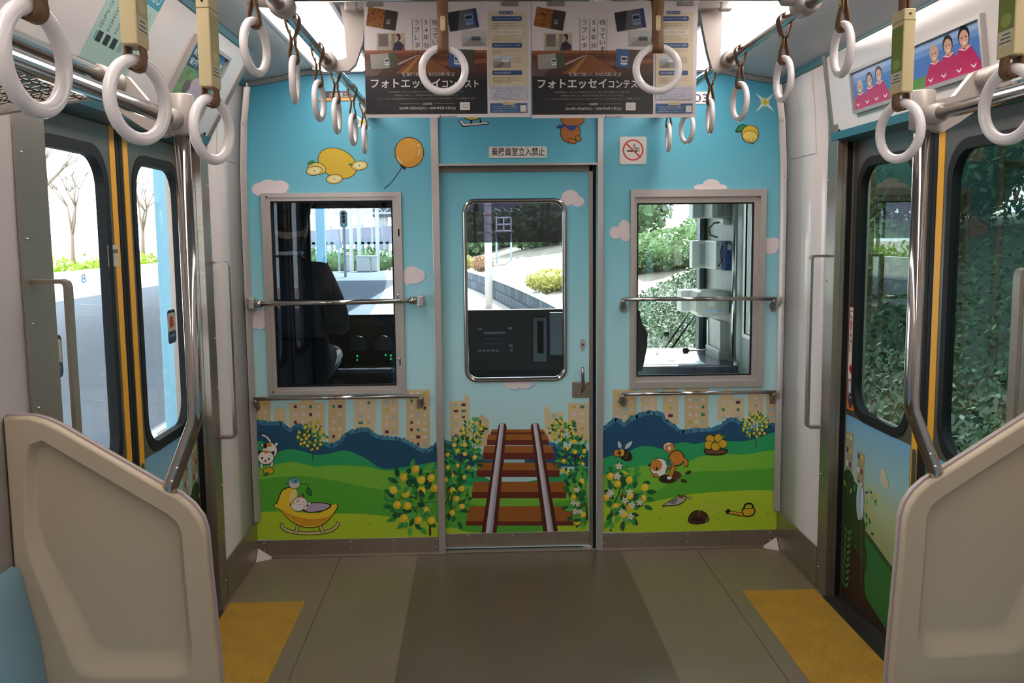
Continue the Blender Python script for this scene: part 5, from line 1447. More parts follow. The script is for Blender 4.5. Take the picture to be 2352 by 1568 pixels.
# stickers on the left doors
def lsq(px0, py0, px1, py1): return hX(px0, py0, -XD), hX(px1, py1, -XD)
pr = Print(lambda u, v: Vector((-XD, u, v)), (1, 0, 0), base=.002)
A, B = lsq(245, 563, 272, 611)
ya_, yb_ = A.y, min(B.y, YS-.030)
pr.rect(ya_, B.z, yb_, A.z, '#a9a69c'); h_ = A.z-B.z; w_ = yb_-ya_
pr.rect(ya_+w_*.12, B.z+h_*.62, yb_-w_*.04, B.z+h_*.80, '#3c3f45'); pr.text('閉まるドアに', ya_+w_*.16, B.z+h_*.655, h_*.10, '#a9a69c', w=w_*.75, flip=1)
pr.text('注意', ya_+w_*.4, B.z+h_*.48, h_*.09, '#444444', flip=1); pr.rect(ya_+w_*.35, B.z+h_*.42, ya_+w_*.75, B.z+h_*.44, '#555555'); pr.rect(ya_+w_*.35, B.z+h_*.33, ya_+w_*.75, B.z+h_*.35, '#555555')
pr.build('notice_sticker', dLn)
for o, px in ((dLf, (391, 715, 411, 783)), (dLn, (116, 778, 131, 870))):
    A, B = lsq(*px)
    pr = Print(lambda u, v: Vector((-XD-.011, u, v)), (1, 0, 0), base=.0002)
    y0_, y1_, zb_2, zt_2 = A.y, B.y, (B.z if o is dLf else B.z), A.z
    y1_ = y0_+.085
    h_ = zt_2-zb_2
    pr.poly(rrect(y0_-.003, zb_2-.003, y1_+.003, zt_2+.003, .016, 4), '#1d2a30'); pr.poly(rrect(y0_, zb_2, y1_, zt_2-.008, .014, 4), '#a3a392'); pr.poly(rrect(y0_, zb_2, y1_, zb_2+h_*.36, .014, 4), '#1f3c52')
    m_ = (y0_+y1_)/2
    pr.ell(m_-.008, zb_2+h_*.64, .018, h_*.2, '#a3382a', 0, 14)
    for q in range(4): pr.ell(m_+.014, zb_2+h_*(.52+.08*q), .012, h_*.032, '#a3382a', 0, 10)
    pr.text('指づめ注意', m_, zb_2+h_*.17, h_*.09, '#9fb4c0', w=.062, center=True, flip=1)
    pr.build('finger_sticker', o)

# ------------------------------------------------------------------ advert frames and route sticker on the header panels
def hdr_pt(sx):
    (xb, zb), (xt, zt_) = HDR[sx]
    n = Vector((-(zt_-zb)*sx, 0, (xt-xb)*sx)).normalized()
    if n.x*sx > 0: n = -n
    p0, p1 = Vector((xb, 0, zb)), Vector((xt, 0, zt_))
    L = (p1-p0).length
    return (lambda y, h, o=0.: Vector((0, y, 0))+p0+(p1-p0)*(h/L)+n*o), n, L
def hdr_hit(sx, px, py):
    fp, n, L = hdr_pt(sx)
    d = ray(px, py); q0 = fp(0, 0); s_ = (q0-CAM).dot(n)/d.dot(n); q = CAM+d*s_
    e = (fp(0, L)-fp(0, 0))/L
    return q.y, (q-Vector((q0.x, q.y, q0.z))).dot(e)
def ad_frame(sx, y0, y1, h0, h1, label, draw):
    fp, n, L = hdr_pt(sx)
    t = thing('framed_advert', label, 'advert', tuple(fp((y0+y1)/2, h0)))
    o_ = [(y1, h1), (y0, h1), (y0, h0), (y1, h0)]; b_ = .012
    i_ = [(y1-b_, h1-b_), (y0+b_, h1-b_), (y0+b_, h0+b_), (y1-b_, h0+b_)]
    MB().ring_plate([fp(a, b, .016) for a, b in o_], [fp(a, b, .016) for a, b in i_], -n*.016).build('frame', alu, t)
    MB().prism([fp(a, b, .002) for a, b in i_], n*.003).build('sheet', mat('advert_sheet', '#8f9fc0', .12, spec=.6), t)
    w, hgt = y1-y0-2*b_, h1-h0-2*b_
    if sx > 0: fn = lambda u, v: fp(y1-b_-w*u, h1-b_-hgt*v, .005)
    else: fn = lambda u, v: fp(y0+b_+w*u, h1-b_-hgt*v, .005)
    pr = Print(fn, n, base=.0002); draw(pr); pr.build('advert_print', t, print_mat('glossy_ink', .12))
    return t
def team(p):
    p.rect(0, 0, 1, 1, '#4f78b4'); p.rect(0, 0, 1, .16, '#8ea9cc'); p.rect(0, .16, 1, .30, '#6a8fc2'); p.rect(.3, .74, .72, 1, '#5a8a48')
    def player(x, top, s_, hair, side):
        p.poly([(x-.085*s_, 1), (x-.075*s_, .62*s_+top*.6+.1), (x-.03*s_, top+.36*s_), (x+.03*s_, top+.36*s_), (x+.075*s_, .62*s_+top*.6+.1), (x+.085*s_, 1)], '#b02c5c')
        p.poly([(x-.018*s_, top+.30*s_), (x+.018*s_, top+.30*s_), (x+.02*s_, top+.39*s_), (x-.02*s_, top+.39*s_)], '#b98a74')
        p.ell(x, top+.17*s_, .031*s_, .19*s_, hair, n=20); p.ell(x, top+.21*s_, .025*s_, .15*s_, '#c39a84', n=18)
        p.rect(x-.016*s_, top+.18*s_, x-.006*s_, top+.20*s_, '#3a2a24'); p.rect(x+.006*s_, top+.18*s_, x+.016*s_, top+.20*s_, '#3a2a24'); p.poly([(x-.011*s_, top+.28*s_), (x+.011*s_, top+.28*s_), (x+.006*s_, top+.31*s_), (x-.006*s_, top+.31*s_)], '#e0d6d2')
        p.line([(x-.03*s_, top+.37*s_), (x, top+.43*s_), (x+.03*s_, top+.37*s_)], .012, '#d9cfd2')
        for dx in (-.04, .04): p.poly([(x+dx*s_-.016, .82), (x+dx*s_, .88), (x+dx*s_+.016, .82), (x+dx*s_+.016, .86), (x+dx*s_, .92), (x+dx*s_-.016, .86)], '#d9cfd2')
    for x, tp, s_, hr in ((.06, .25, .9, '#b9a99a'), (.155, .15, .98, '#241c1a'), (.245, .10, 1.0, '#1d1716'), (.69, .13, 1.0, '#b09a86'), (.785, .06, 1.06, '#33261f'), (.89, .01, 1.15, '#1d1716')): player(x, tp, s_, hr, 0)
    p.text('宇宙う！', .40, .30, .10, '#d5d9e2', w=.06)
A, B = hdr_hit(1, 1966, 225), hdr_hit(1, 2272, 90)
y_far, y_near = hdr_hit(1, 1962, 205)[0], hdr_hit(1, 2268, 90)[0]
h_lo, h_hi = hdr_hit(1, 1970, 261)[1], hdr_hit(1, 1962, 160)[1]
ad_frame(1, y_near, y_far, h_lo, h_hi, 'framed long advert with people in pink shirts over the right doors', team)
def tour(p):
    p.rect(0, 0, 1, 1, '#3f7f70'); p.rect(0, 0, 1, .1, '#355f96'); p.rect(.06, .08, .46, .36, '#232b38'); p.text('観光', .12, .20, .1, '#c9cdd0'); p.text('案内', .12, .33, .1, '#c9cdd0'); p.rect(.52, .12, .95, .34, '#b9c4cc')
    for k in range(20):
        rg = random.Random(k); p.ell(rg.uniform(.05, .95), rg.uniform(.4, .78), .09, .05, rg.choice(['#3f8a68', '#4a9470', '#5b8f78', '#2f6f5c']), n=8)
    p.poly([(.35, .74), (.42, .48), (.55, .42), (.85, .46), (.9, .74)], '#a49fb8'); p.ell(.33, .62, .09, .1, '#2e4b6c'); p.rect(0, .8, 1, .9, '#3c3634'); p.text('泉州', .05, .88, .06, '#c9c3b8'); p.rect(0, .9, 1, 1, '#8f8a98'); p.rect(0, .9, .2, 1, '#b0492c')
yl0, yl1 = hdr_hit(-1, 398, 214)[0], hdr_hit(-1, 480, 120)[0]
hl0 = hdr_hit(-1, 400, 214)[1]; hl1 = hdr_hit(-1, 445, 73)[1]
yy0 = hdr_hit(-1, 425, 120)[0]
ad_frame(-1, yy0, yy0+.40, .045, hl1, 'small framed green travel advert over the left doors', tour)
# route map sticker
fp, n, L = hdr_pt(-1)
t_y0, t_y1 = hdr_hit(-1, 205, 80)[0], hdr_hit(-1, 318, 120)[0]
t = thing('route_sticker', 'pale green route sticker reading IZUMI-CHUO on the left header panel', 'sticker', tuple(fp((t_y0+t_y1)/2, .1)))
hs0, hs1 = hdr_hit(-1, 185, 130)[1], L-.02
hs0 = max(.05, hs0)
MB().prism([fp(t_y0, hs0, .0002), fp(t_y1, hs0, .0002), fp(t_y1, hs1, .0002), fp(t_y0, hs1, .0002)], n*.0006).build('sheet', mat('pale_green_film', '#9cb8ae', .35), t)
pr = Print(lambda u, v: fp(t_y0+(t_y1-t_y0)*u, hs1-(hs1-hs0)*v, .0008), n, base=.0001)
pr.rect(0, 0, 1, .22, '#2f8496'); pr.text('FOR', .05, .14, .07, '#a8c4c8'); pr.text('IZUMI-CHUO', .2, .17, .13, '#b5ccd0', w=.74)
for k, s_ in enumerate(('IZUMI-CHUO', 'KOMYOIKE', 'TOGA-MIKITA', 'IZUMIGAOKA', 'FUKAI', 'NAKAMOZU')):
    x = .08+.15*k; c_ = '#27383e' if k < 4 else '#7fa09a'
    pr.text(s_, x+.05, .66, .05, c_, w=min(.42, .046*len(s_)), rot=-90)
    if k < 3: pr.rect(x+.03, .69, x+.13, .80, '#1d2226')
    elif k < 5: pr.rect(x+.03, .69, x+.13, .80, '#7f9a94')
    pr.rect(x-.01, .70, x+.02, .79, '#5a9a9c' if k == 0 else '#a5bfb6')
pr.build('route_print', t)
# ------------------------------------------------------------------ driver's cab (beyond the bulkhead)
YW = 5.9                                   # windscreen plane
cab_dark = mat('dark_cab_lining', '#33383a', .55, noise=.1, nscale=6)
cab_grey = mat('pale_cab_lining', '#8f918c', .5, noise=.05, nscale=6)
cab_black = mat('black_console', '#0d0e11', .65, spec=.2)
box_w = mat('white_equipment_paint', '#c9c9c4', .4)
struct('floor.001', MB().box((-1.48, YE+.05, -.06), (1.28, YW+.05, 0)), cab_dark)
struct('ceiling.001', MB().box((-1.48, YE+.05, 2.12), (1.28, YW+.05, 2.2)), cab_grey)
struct('wall_cab_left', MB().box((-1.50, YE+.04, 0), (-1.462, YW+.05, 2.15)), cab_dark)
mb = MB(); wz0, wz1, wy0, wy1 = .95, 1.82, 4.50, 5.02
for a, b in (((1.262, YE+.04, 0), (1.30, YW+.05, wz0)), ((1.262, YE+.04, wz1), (1.30, YW+.05, 2.15)), ((1.262, YE+.04, wz0), (1.30, wy0, wz1)), ((1.262, wy1, wz0), (1.30, YW+.05, wz1))): mb.box(a, b)
struct('wall_cab_right', mb, cab_grey)
sw = struct('window_3', MB().ring_plate([(1.256, wy1+.02, wz1+.02), (1.256, wy0-.02, wz1+.02), (1.256, wy0-.02, wz0-.02), (1.256, wy1+.02, wz0-.02)], [(1.256, wy1, wz1), (1.256, wy0, wz1), (1.256, wy0, wz0), (1.256, wy1, wz0)], (.02, 0, 0)), alu)
MB().box((1.272, wy0, wz0), (1.276, wy1, wz1)).build('pane', glass('clear_cab_glass'), sw)
# windscreen wall
mb = MB()
ops = [(-1.225, 1.0, -.47, 2.0), (-.36, 1.02, .48, 2.0), (.60, .70, 1.215, 2.0)]
xs = [-1.5, -1.225, -.47, -.36, .48, .60, 1.215, 1.3]; zs = [0, .70, 1.0, 1.02, 2.0, 2.2]
holed(mb, xs, zs, ops, YW, YW+.06)
wfr = struct('wall_cab_front', mb, cab_dark)
for i, (a, b, c, d) in enumerate(ops):
    o = struct('window_%d' % (4+i), MB().ring_plate([(c+.012, YW-.01, d+.012), (a-.012, YW-.01, d+.012), (a-.012, YW-.01, b-.012), (c+.012, YW-.01, b-.012)], [(c-.006, YW-.01, d-.006), (a+.006, YW-.01, d-.006), (a+.006, YW-.01, b+.006), (c-.006, YW-.01, b+.006)], (0, .03, 0)), black_rub)
    MB().box((a, YW+.02, b), (c, YW+.026, d)).build('windscreen_pane', glass('clear_cab_glass'), o)
# tinted sun visor in the middle window
z_v = hY(1180, 556, YW-.06).z
t = thing('sun_visor', 'dark tinted sun visor sheet seen through the cab door window', 'visor', (0, YW-.06, z_v))
MB().box((-.40, YW-.062, z_v), (.56, YW-.056, 1.98)).build('tinted_sheet', glass('visor_tint', (.36, .33, .40), .4), t)
for px in (1090, 1257):
    x = hY(px, 500, YW-.08).x
    MB().box((x-.006, YW-.08, z_v), (x+.006, YW-.068, 1.98)).build('visor_rod', black_rub, t)
    MB().box((x-.002, YW-.085, 1.64), (x+.024, YW-.064, 1.70), bev=.003).build('visor_clamp', black_rub, t)
z_l = hY(800, 474, YW-.05).z
t = thing('roller_blind', 'dark rolled blind along the top of the left windscreen', 'blind', (-.8, YW-.05, z_l))
MB().box((-1.22, YW-.06, z_l), (-.45, YW-.05, 2.0)).build('blind_sheet', cab_black, t)
MB().cyl((-1.22, YW-.055, z_l), (-.45, YW-.055, z_l), .012, 12).build('bottom_bar', cab_black, t)

# driver's desk
t = thing('driver_desk', 'black driving console with green lights behind the left cab window', 'console', (-.8, 5.5, 0))
mb = MB(); mb.prism([(-1.22, 5.30, .80), (-1.22, 5.42, .985), (-1.22, 5.86, .90), (-1.22, 5.86, 0), (-1.22, 5.46, 0), (-1.22, 5.46, .70), (-1.22, 5.12, .72), (-1.22, 5.12, .76), (-1.22, 5.30, .78)], (.84, 0, 0)); mb.build('desk_body', cab_black, t)
for px in (822, 880):
    c = hY(px, 770, 5.35)
    g_ = MB().lathe([(.045, 0), (.052, -.004), (.052, -.012), (.044, -.014)], (c.x, 5.345, .88), 24, 'Y').build('gauge', mat('gauge_face', '#25282c', .3), t)
green = mat('green_led', '#0a3a18', .4, emit='#2cff6a', estr=1.1)
for (px, py) in ((821, 817), (821, 826), (886, 815), (898, 816), (898, 824)):
    c = hY(px, py, 5.31); MB().box((c.x-.004, 5.300, c.z-.005), (c.x+.004, 5.312, c.z+.005)).build('green_lamp', green, t)
MB().box((-1.2, 5.10, .745), (-.42, 5.16, .775), bev=.01).build('desk_edge', mat('violet_black_edge', '#2a2632', .3), t)
MB().box((-.60, 5.44, .98), (-.50, 5.56, 1.03), bev=.01).build('switch_box', cab_black, t)

# driver: seated, seen from behind, dark coat and cap
def person(loc):
    t = thing('person', 'seated driver in dark coat and cap behind the left cab window', 'person', loc)
    bx, by, bz = loc
    me = bpy.data.meshes.new('body')
    J = [('pel', (0, 0, 0), .15), ('bel', (0, .01, .18), .165), ('che', (0, .02, .36), .175), ('nk0', (0, .02, .52), .075), ('nk1', (0, .03, .58), .055), ('hd0', (0, .05, .64), .075), ('hd1', (0, .055, .72), .095), ('hd2', (0, .05, .80), .078),
         ('sl', (-.155, .02, .45), .09), ('el', (-.21, .10, .22), .08), ('wl', (-.18, .34, .16), .042), ('hl', (-.16, .42, .16), .035),
         ('sr', (.155, .02, .45), .09), ('er', (.20, .10, .22), .085), ('wr', (.20, .34, .16), .042), ('hr', (.18, .42, .16), .035),
         ('tl', (-.1, .08, -.02), .105), ('kl', (-.12, .46, 0), .075), ('fl', (-.12, .48, -.4), .055), ('ol', (-.12, .60, -.44), .04),
         ('tr', (.1, .08, -.02), .105), ('kr', (.12, .46, 0), .075), ('fr', (.12, .48, -.4), .055), ('or', (.12, .60, -.44), .04)]
    E = [('pel', 'bel'), ('bel', 'che'), ('che', 'nk0'), ('nk0', 'nk1'), ('nk1', 'hd0'), ('hd0', 'hd1'), ('hd1', 'hd2'), ('che', 'sl'), ('sl', 'el'), ('el', 'wl'), ('wl', 'hl'), ('che', 'sr'), ('sr', 'er'), ('er', 'wr'), ('wr', 'hr'), ('pel', 'tl'), ('tl', 'kl'), ('kl', 'fl'), ('fl', 'ol'), ('pel', 'tr'), ('tr', 'kr'), ('kr', 'fr'), ('fr', 'or')]
    idx = {n: i for i, (n, _, _) in enumerate(J)}
    me.from_pydata([p for _, p, _ in J], [(idx[a], idx[b]) for a, b in E], [])
    o = bpy.data.objects.new('body', me); COL.objects.link(o)
    md = o.modifiers.new('skin', 'SKIN')
    for i, (_, _, r_) in enumerate(J): me.skin_vertices[0].data[i].radius = (r_, r_*.85 if i < 5 else r_)
    me.skin_vertices[0].data[0].use_root = True
    o.modifiers.new('sub', 'SUBSURF').render_levels = 2
    me.materials.append(mat('dark_uniform_cloth', '#1c2128', .8))
    o.parent = t; ORG[o.name] = Vector(loc)
    L = Vector(loc)
    MB().sphere(L+Vector((0, .06, .715)), .1, sub=3, scale=(.86, .98, 1.15)).build('head_skin', mat('skin_in_shade', '#a98672', .55), t)
    MB().sphere(L+Vector((0, .035, .745)), .1, sub=3, scale=(.9, .93, .95)).build('hair', mat('black_hair', '#15120f', .6), t)
    cp = MB().lathe([(.098, .775-.02), (.103, .80), (.122, .835), (.118, .85), (.06, .862), (.0, .864)], L+Vector((0, .05, 0)), 28).build('cap', mat('cap_cloth', '#1a1e26', .7), t)
    MB().sphere(L+Vector((0, .15, .775)), .06, sub=2, scale=(1.1, .8, .14)).build('cap_peak', cab_black, cp)
    MB().torus(L+Vector((0, .028, .575)), .054, .011, 'Z', 24, 8).build('shirt_collar', mat('white_shirt', '#c9ccd2', .6), t)
    for s in (-1, 1):
        hx = L+Vector((s*.17, .42, .16))
        h_ = MB().sphere(hx, .04, sub=2, scale=(.9, 1.1, .5))
        for k in range(4): h_.tube([hx+Vector((-.027+.018*k, .03, 0)), hx+Vector((-.03+.019*k, .07, -.006)), hx+Vector((-.03+.019*k, .09, -.024))], [.0095, .0088, .007], 8)
        h_.tube([hx+Vector((-s*.03, .0, 0)), hx+Vector((-s*.055, .03, -.004)), hx+Vector((-s*.058, .055, -.014))], [.011, .010, .008], 8)
        h_.build('hand', mat('white_glove', '#b9bcc2', .7), t)
    return t
person((-1.13, 4.80, .84))
t = thing('swivel_chair', 'dark driver seat on a pedestal behind the left cab window', 'seat', (-1.12, 4.80, 0))
MB().box((-1.33, 4.62, .50), (-.91, 5.02, .59), bev=.03).build('seat_cushion', cab_black, t)
MB().box((-1.31, 4.60, .58), (-.93, 4.66, 1.0), bev=.03).build('backrest', cab_black, t)
MB().cyl((-1.12, 4.82, 0), (-1.12, 4.82, .51), .05).build('pedestal', dark_steel, t)
# black emergency door half with unlit panels
t = thing('equipment_cabinet', 'black equipment cabinet with buttons behind the cab door window', 'cabinet', (.05, 5.7, 0))
MB().prism([(-.375, 5.62, 0), (-.375, 5.62, 1.035), (-.375, 5.86, .94), (-.375, 5.86, 0)], (.92, 0, 0)).build('cabinet_body', cab_black, t)
grey_b = mat('grey_button', '#4a4d55', .5)
for (x0, y0, x1, y1) in ((1097, 752, 1107, 757), (1167, 750, 1177, 756), (1168, 790, 1178, 796), (1171, 800, 1178, 806)) + tuple((1098+10*k, 802, 1106+10*k, 807) for k in range(5)):
    A, B = hY(x0, y0, 5.62), hY(x1, y1, 5.62); MB().box((A.x, 5.612, B.z), (B.x, 5.622, A.z), bev=.002).build('button', grey_b, t)
A, B = hY(1111, 762, 5.62), hY(1161, 766, 5.62); MB().box((A.x, 5.614, B.z), (B.x, 5.622, A.z)).build('name_strip', grey_b, t)
for k in range(8):
    for j in range(2):
        A = hY(1112+6.2*k, 777+11*j, 5.62); MB().box((A.x, 5.615, A.z-.006), (A.x+.009, 5.622, A.z)).build('key', mat('dim_key', '#33363d', .5), t)
for (x0, y0, x1, y1, m_) in ((1262, 717, 1297, 815, '#3a3e46'), (1224, 728, 1256, 830, '#2a2d33'), (1232, 735, 1250, 812, '#41454d')):
    A, B = hY(x0, y0, 5.61), hY(x1, y1, 5.61); MB().box((A.x, 5.60, B.z), (B.x, 5.622, A.z), bev=.004).build('side_panel', mat('panel_'+m_[1:], m_, .45), t)

# right-hand side of the cab
YC = 5.35
t = thing('side_counter', 'dark counter with white top below the right windscreen', 'counter', (.95, 5.5, 0))
zc = hY(1550, 838, 5.12).z
MB().box((.56, 5.10, zc-.10), (1.258, YW-.012, zc), bev=.012).build('counter_front', MATS['violet_black_edge'], t)
MB().box((.62, 5.14, zc), (1.08, 5.84, zc+.004)).build('white_top', mat('white_laminate', '#d9dde2', .3), t)
A = hY(1538, 834, 5.3); MB().box((A.x-.02, 5.24, zc+.004), (A.x+.02, 5.28, zc+.008)).build('top_latch', black_rub, t)
MB().box((.58, 5.2, 0), (1.255, YW-.012, zc-.10)).build('counter_base', cab_dark, t)
def knob_lever(label, base, tip, r=.014):
    t = thing('lever', label, 'lever', tuple(base))
    MB().tube([base, tip], .0065, 10).build('rod', alu, t); MB().sphere(tip, r*1.3, sub=3).build('knob', cab_black, t)
a = hY(1507, 820, 5.55); a.z = zc; b = hY(1531, 767, 5.55)
knob_lever('upright steel lever with black ball knob on the right counter', a, b)
a = hY(1608, 803, 5.6); b = hY(1575, 805, 5.6)
a = Vector((1.25, 5.6, b.z+.003)); knob_lever('level steel lever with black ball knob at the right cab wall', a, b, .016)
t = thing('folding_seat', 'black folded seat back at the edge of the right cab window', 'seat', (.72, 4.9, 0))
q = [hY(x, y, 4.92) for x, y in ((1440, 700), (1468, 712), (1474, 740), (1488, 765), (1486, 800), (1478, 840), (1474, 852), (1440, 856))]
MB().prism(q, (0, .09, 0)).build('backrest', cab_black, t)
MB().cyl((q[0].x+.03, 4.96, 0), (q[0].x+.03, 4.96, q[-1].z+.02), .02).build('post', dark_steel, t)
# equipment on the right cab wall
def wallbox(name, label, cat, px, Y0, Y1, m_, bev=.006, parts=()):
    (x0, y0, x1, y1) = px
    A, B = hY(x0, y0, Y0), hY(x1, y1, Y0)
    t = thing(name, label, cat, (1.26, (Y0+Y1)/2, B.z))
    MB().box((A.x, Y0, B.z), (1.2615, Y1, A.z), bev=bev).build('case', m_, t)
    return t, A, B
t, A, B = wallbox('monitor_box', 'large rounded pale box on the right cab wall behind the bar', 'equipment box', (1602, 668, 1680, 728), 5.28, 5.5, mat('putty_paint', '#b3aca2', .42), .03)
MB().box((A.x-.045, 5.5, B.z+.015), (A.x+.08, 5.62, A.z-.008), bev=.004).build('side_case', box_w, t)
c = hY(1634, 698, 5.28); MB().box((c.x-.018, 5.277, c.z-.01), (c.x+.018, 5.281, c.z+.012)).build('label_tag', box_w, t)
pr = Print(lambda u, v: hY(u, v, 5.278), (0, -1, 0), base=.0003); pr.rect(1616, 712, 1664, 717, '#b9c4e0'); pr.text('取扱注意', 1619, 716, 3.4, '#6a76a8', w=40); pr.build('label_strip', t)
t, A, B = wallbox('speaker_box', 'white grilled box on the right cab wall beside a blue pad', 'equipment box', (1645, 553, 1664, 619), 5.35, 5.62, box_w)
MB().box((A.x-.075, 5.62, B.z), (A.x+.02, 5.70, A.z), bev=.004).build('grille_case', box_w, t)
MB().box((A.x-.03, 5.617, B.z+.02), (A.x+.004, 5.622, A.z-.02)).build('grille', mat('grille_grey', '#9aa0a6', .5), t)
sm = Dots()
for (px, py) in ((1649, 562), (1660, 562), (1649, 611), (1660, 611)): sm.sphere(hY(px, py, 5.35), .004, sub=1)
sm.build('case_screw', black_rub, t)
MB().tube([hY(1659, 563, 5.34), hY(1655, 578, 5.335), hY(1657, 600, 5.335), hY(1650, 611, 5.34)], .003, 6).build('cord', black_rub, t)
t, A, B = wallbox('document_pad', 'blue document pad hanging on the right cab wall', 'pad', (1664, 554, 1683, 621), 5.30, 5.345, mat('blue_pad', '#34508a', .6), .003)
A = hY(1671, 556, 5.30); B = hY(1680, 574, 5.30); MB().box((A.x, 5.297, B.z), (B.x, 5.301, A.z)).build('paper', box_w, t)
MB().tube([hY(1668, 560, 5.296), hY(1678, 558, 5.29), hY(1683, 570, 5.29), hY(1681, 585, 5.296)], .0025, 6).build('cord', black_rub, t)
t, A, B = wallbox('control_box', 'grey control box high on the right cab wall', 'equipment box', (1637, 440, 1690, 499), 5.30, 5.55, mat('box_grey', '#8d8b86', .45))
MB().box((A.x-.055, 5.55, B.z), (A.x+.02, 5.66, A.z), bev=.003).build('vent_case', box_w, t)
t, A, B = wallbox('hinge_unit', 'small white latch unit with cable on the right cab wall', 'equipment box', (1661, 501, 1685, 516), 5.32, 5.42, box_w)
MB().tube([hY(1660, 510, 5.4), hY(1640, 512, 5.42), hY(1628, 525, 5.42), hY(1632, 540, 5.42), hY(1648, 545, 5.4)], .005, 8).build('cable', black_rub, t)
t = thing('file_rack', 'grey slanted file rack on the lower right cab wall', 'rack', (1.26, 5.4, .8))
q = [hY(x, y, 5.32) for x, y in ((1654, 738), (1682, 742), (1682, 832), (1662, 828), (1654, 800))]
MB().prism(q, (0, .25, 0)).build('case', MATS['box_grey'], t)
q = [hY(x, y, 5.58) for x, y in ((1626, 734), (1652, 742), (1652, 803), (1626, 792))]
MB().prism(q, (0, .03, 0)).build('clear_front', mat('plastic_front', '#9aa3aa', .25), t)
for k in range(3):
    A = hY(1630+7*k, 738, 5.578); B = hY(1635+7*k, 757, 5.578); MB().box((A.x, 5.572, B.z), (B.x, 5.58, A.z)).build('paper_sheet', box_w, t)
MB().box((1.2, 5.30, q[3].z-.1), (1.262, 5.62, q[3].z), bev=.006).build('rack_foot', MATS['box_grey'], t)
t = thing('door_pillar', 'steel pillar bar beside the right cab side window', 'bar', (1.25, 5.1, .7))
MB().cyl((1.235, 5.12, zc-.02), (1.235, 5.12, 1.80), .013, 14).build('tube', chrome, t)
for z in (zc, 1.79): MB().sphere((1.245, 5.12, z), .02, sub=2).build('end_mount', alu, t)
t = thing('pillar_post', 'dark corner post at the right edge of the windscreen', 'post', (1.24, 5.86, .7))
MB().box((1.205, 5.82, .70), (1.235, 5.90, 2.1), bev=.004).build('post', mat('green_black_post', '#1d2c2c', .4), t)
t = thing('wiper', 'pair of thin black wiper arms before the right windscreen', 'wiper', (.95, YW+.08, .7))
for (a_, b_) in (((1512, 822), (1580, 722)), ((1528, 822), (1594, 726))):
    MB().tube([hY(*a_, YW+.09), hY(*b_, YW+.09)], [.009, .006], 8).build('wiper_arm', cab_black, t)
MB().box((hY(1605, 655, YW+.085).x-.004, YW+.08, hY(1605, 665, YW).z), (hY(1605, 655, YW+.085).x+.004, YW+.09, hY(1608, 575, YW).z)).build('wiper_blade', cab_black, t)
t = thing('wiper', 'single black wiper arm before the left windscreen', 'wiper', (-.8, YW+.08, 1.0))
MB().tube([hY(761, 712, YW+.09), hY(752, 602, YW+.09)], [.012, .006], 8).build('wiper_arm', cab_black, t)
q = hY(761, 712, YW+.09); MB().cyl(q, (q.x, YW+.055, q.z), .014, 10).build('wiper_pivot', cab_black, t)

# ------------------------------------------------------------------ outside
def xt(Y): return -(max(0, Y-4)**2)/(2*300.)
GZ = -1.15
gravel = mat('pinkish_track_gravel', '#9a8d84', .9, noise=.35, nscale=6, bump=.4, bscale=12)
asphalt = mat('platform_asphalt', '#525d68', .85, noise=.12, nscale=3, bump=.15, bscale=30)
concrete = mat('pale_concrete', '#b5b1a8', .8, noise=.08, nscale=2)
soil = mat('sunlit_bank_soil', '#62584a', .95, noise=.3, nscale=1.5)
soil_d = mat('shaded_undergrowth_soil', '#33382a', .95, noise=.3, nscale=2.5)  # undergrowth soil, colour darkened so the near bank reads as shaded
o = MB().add([(-160, -40, GZ), (160, -40, GZ), (160, 220, GZ), (-160, 220, GZ)], [(0, 1, 2, 3)]).build('ground', gravel, kind='structure')
# platform
ys = [-12, -4, 0, 4, 8, 12, 16, 20, 25, 30, 36, 42]
mb = MB()
mb.grid([[Vector((xt(y)-1.52, y, -.07)), Vector((-11.6, y, -.07))] for y in ys], False)
mb.grid([[Vector((xt(y)-1.52, y, -.07)), Vector((xt(y)-1.52, y, GZ))] for y in ys], False)
mb.add([(xt(42)-1.52, 42, -.07), (-11.6, 42, -.07), (-11.6, 42, GZ), (xt(42)-1.52, 42, GZ)], [(0, 1, 2, 3)])
pf = mb.build('platform', asphalt, kind='structure')
for k, (a, b) in enumerate(zip(ys, ys[1:])):
    n = max(1, int((b-a)/1.0))
    for j in range(n):
        y0, y1 = a+(b-a)*j/n, a+(b-a)*(j+1)/n-.015
        MB().prism([(xt(y0)-1.50, y0, -.068), (xt(y1)-1.50, y1, -.068), (xt(y1)-2.0, y1, -.068), (xt(y0)-2.0, y0, -.068)], (0, 0, .006)).build('edge_slab', concrete, pf)
# roof over the platform on blue columns
t = thing('platform_roof', 'wide flat roof over the platform outside the left doors', 'roof', (-5.6, 12, 4.2))
MB().box((-9.6, -14, 4.2), (-1.75, 39, 4.45)).build('roof_slab', concrete, t)
bluec = mat('pale_blue_column_paint', '#7fb2c4', .5)
for i, (x, y) in enumerate(((-2.43, 7.3), (-6.95, 41.0), (-6.3, -4.0))):
    c = thing('roof_column', ('pale blue square column just outside the left doors', 'pale blue square column at the far platform end', 'pale blue square column beside the near platform edge')[i], 'column', (x, y, -.07), 'platform roof columns')
    w_ = .16 if i != 1 else .19
    MB().box((x-w_, y-w_, -.07), (x+w_, y+w_, 4.22), bev=.02).build('shaft', bluec, c)
    MB().box((x-w_-.05, y-w_-.05, -.07), (x+w_+.05, y+w_+.05, .03), bev=.01).build('foot', concrete, c)
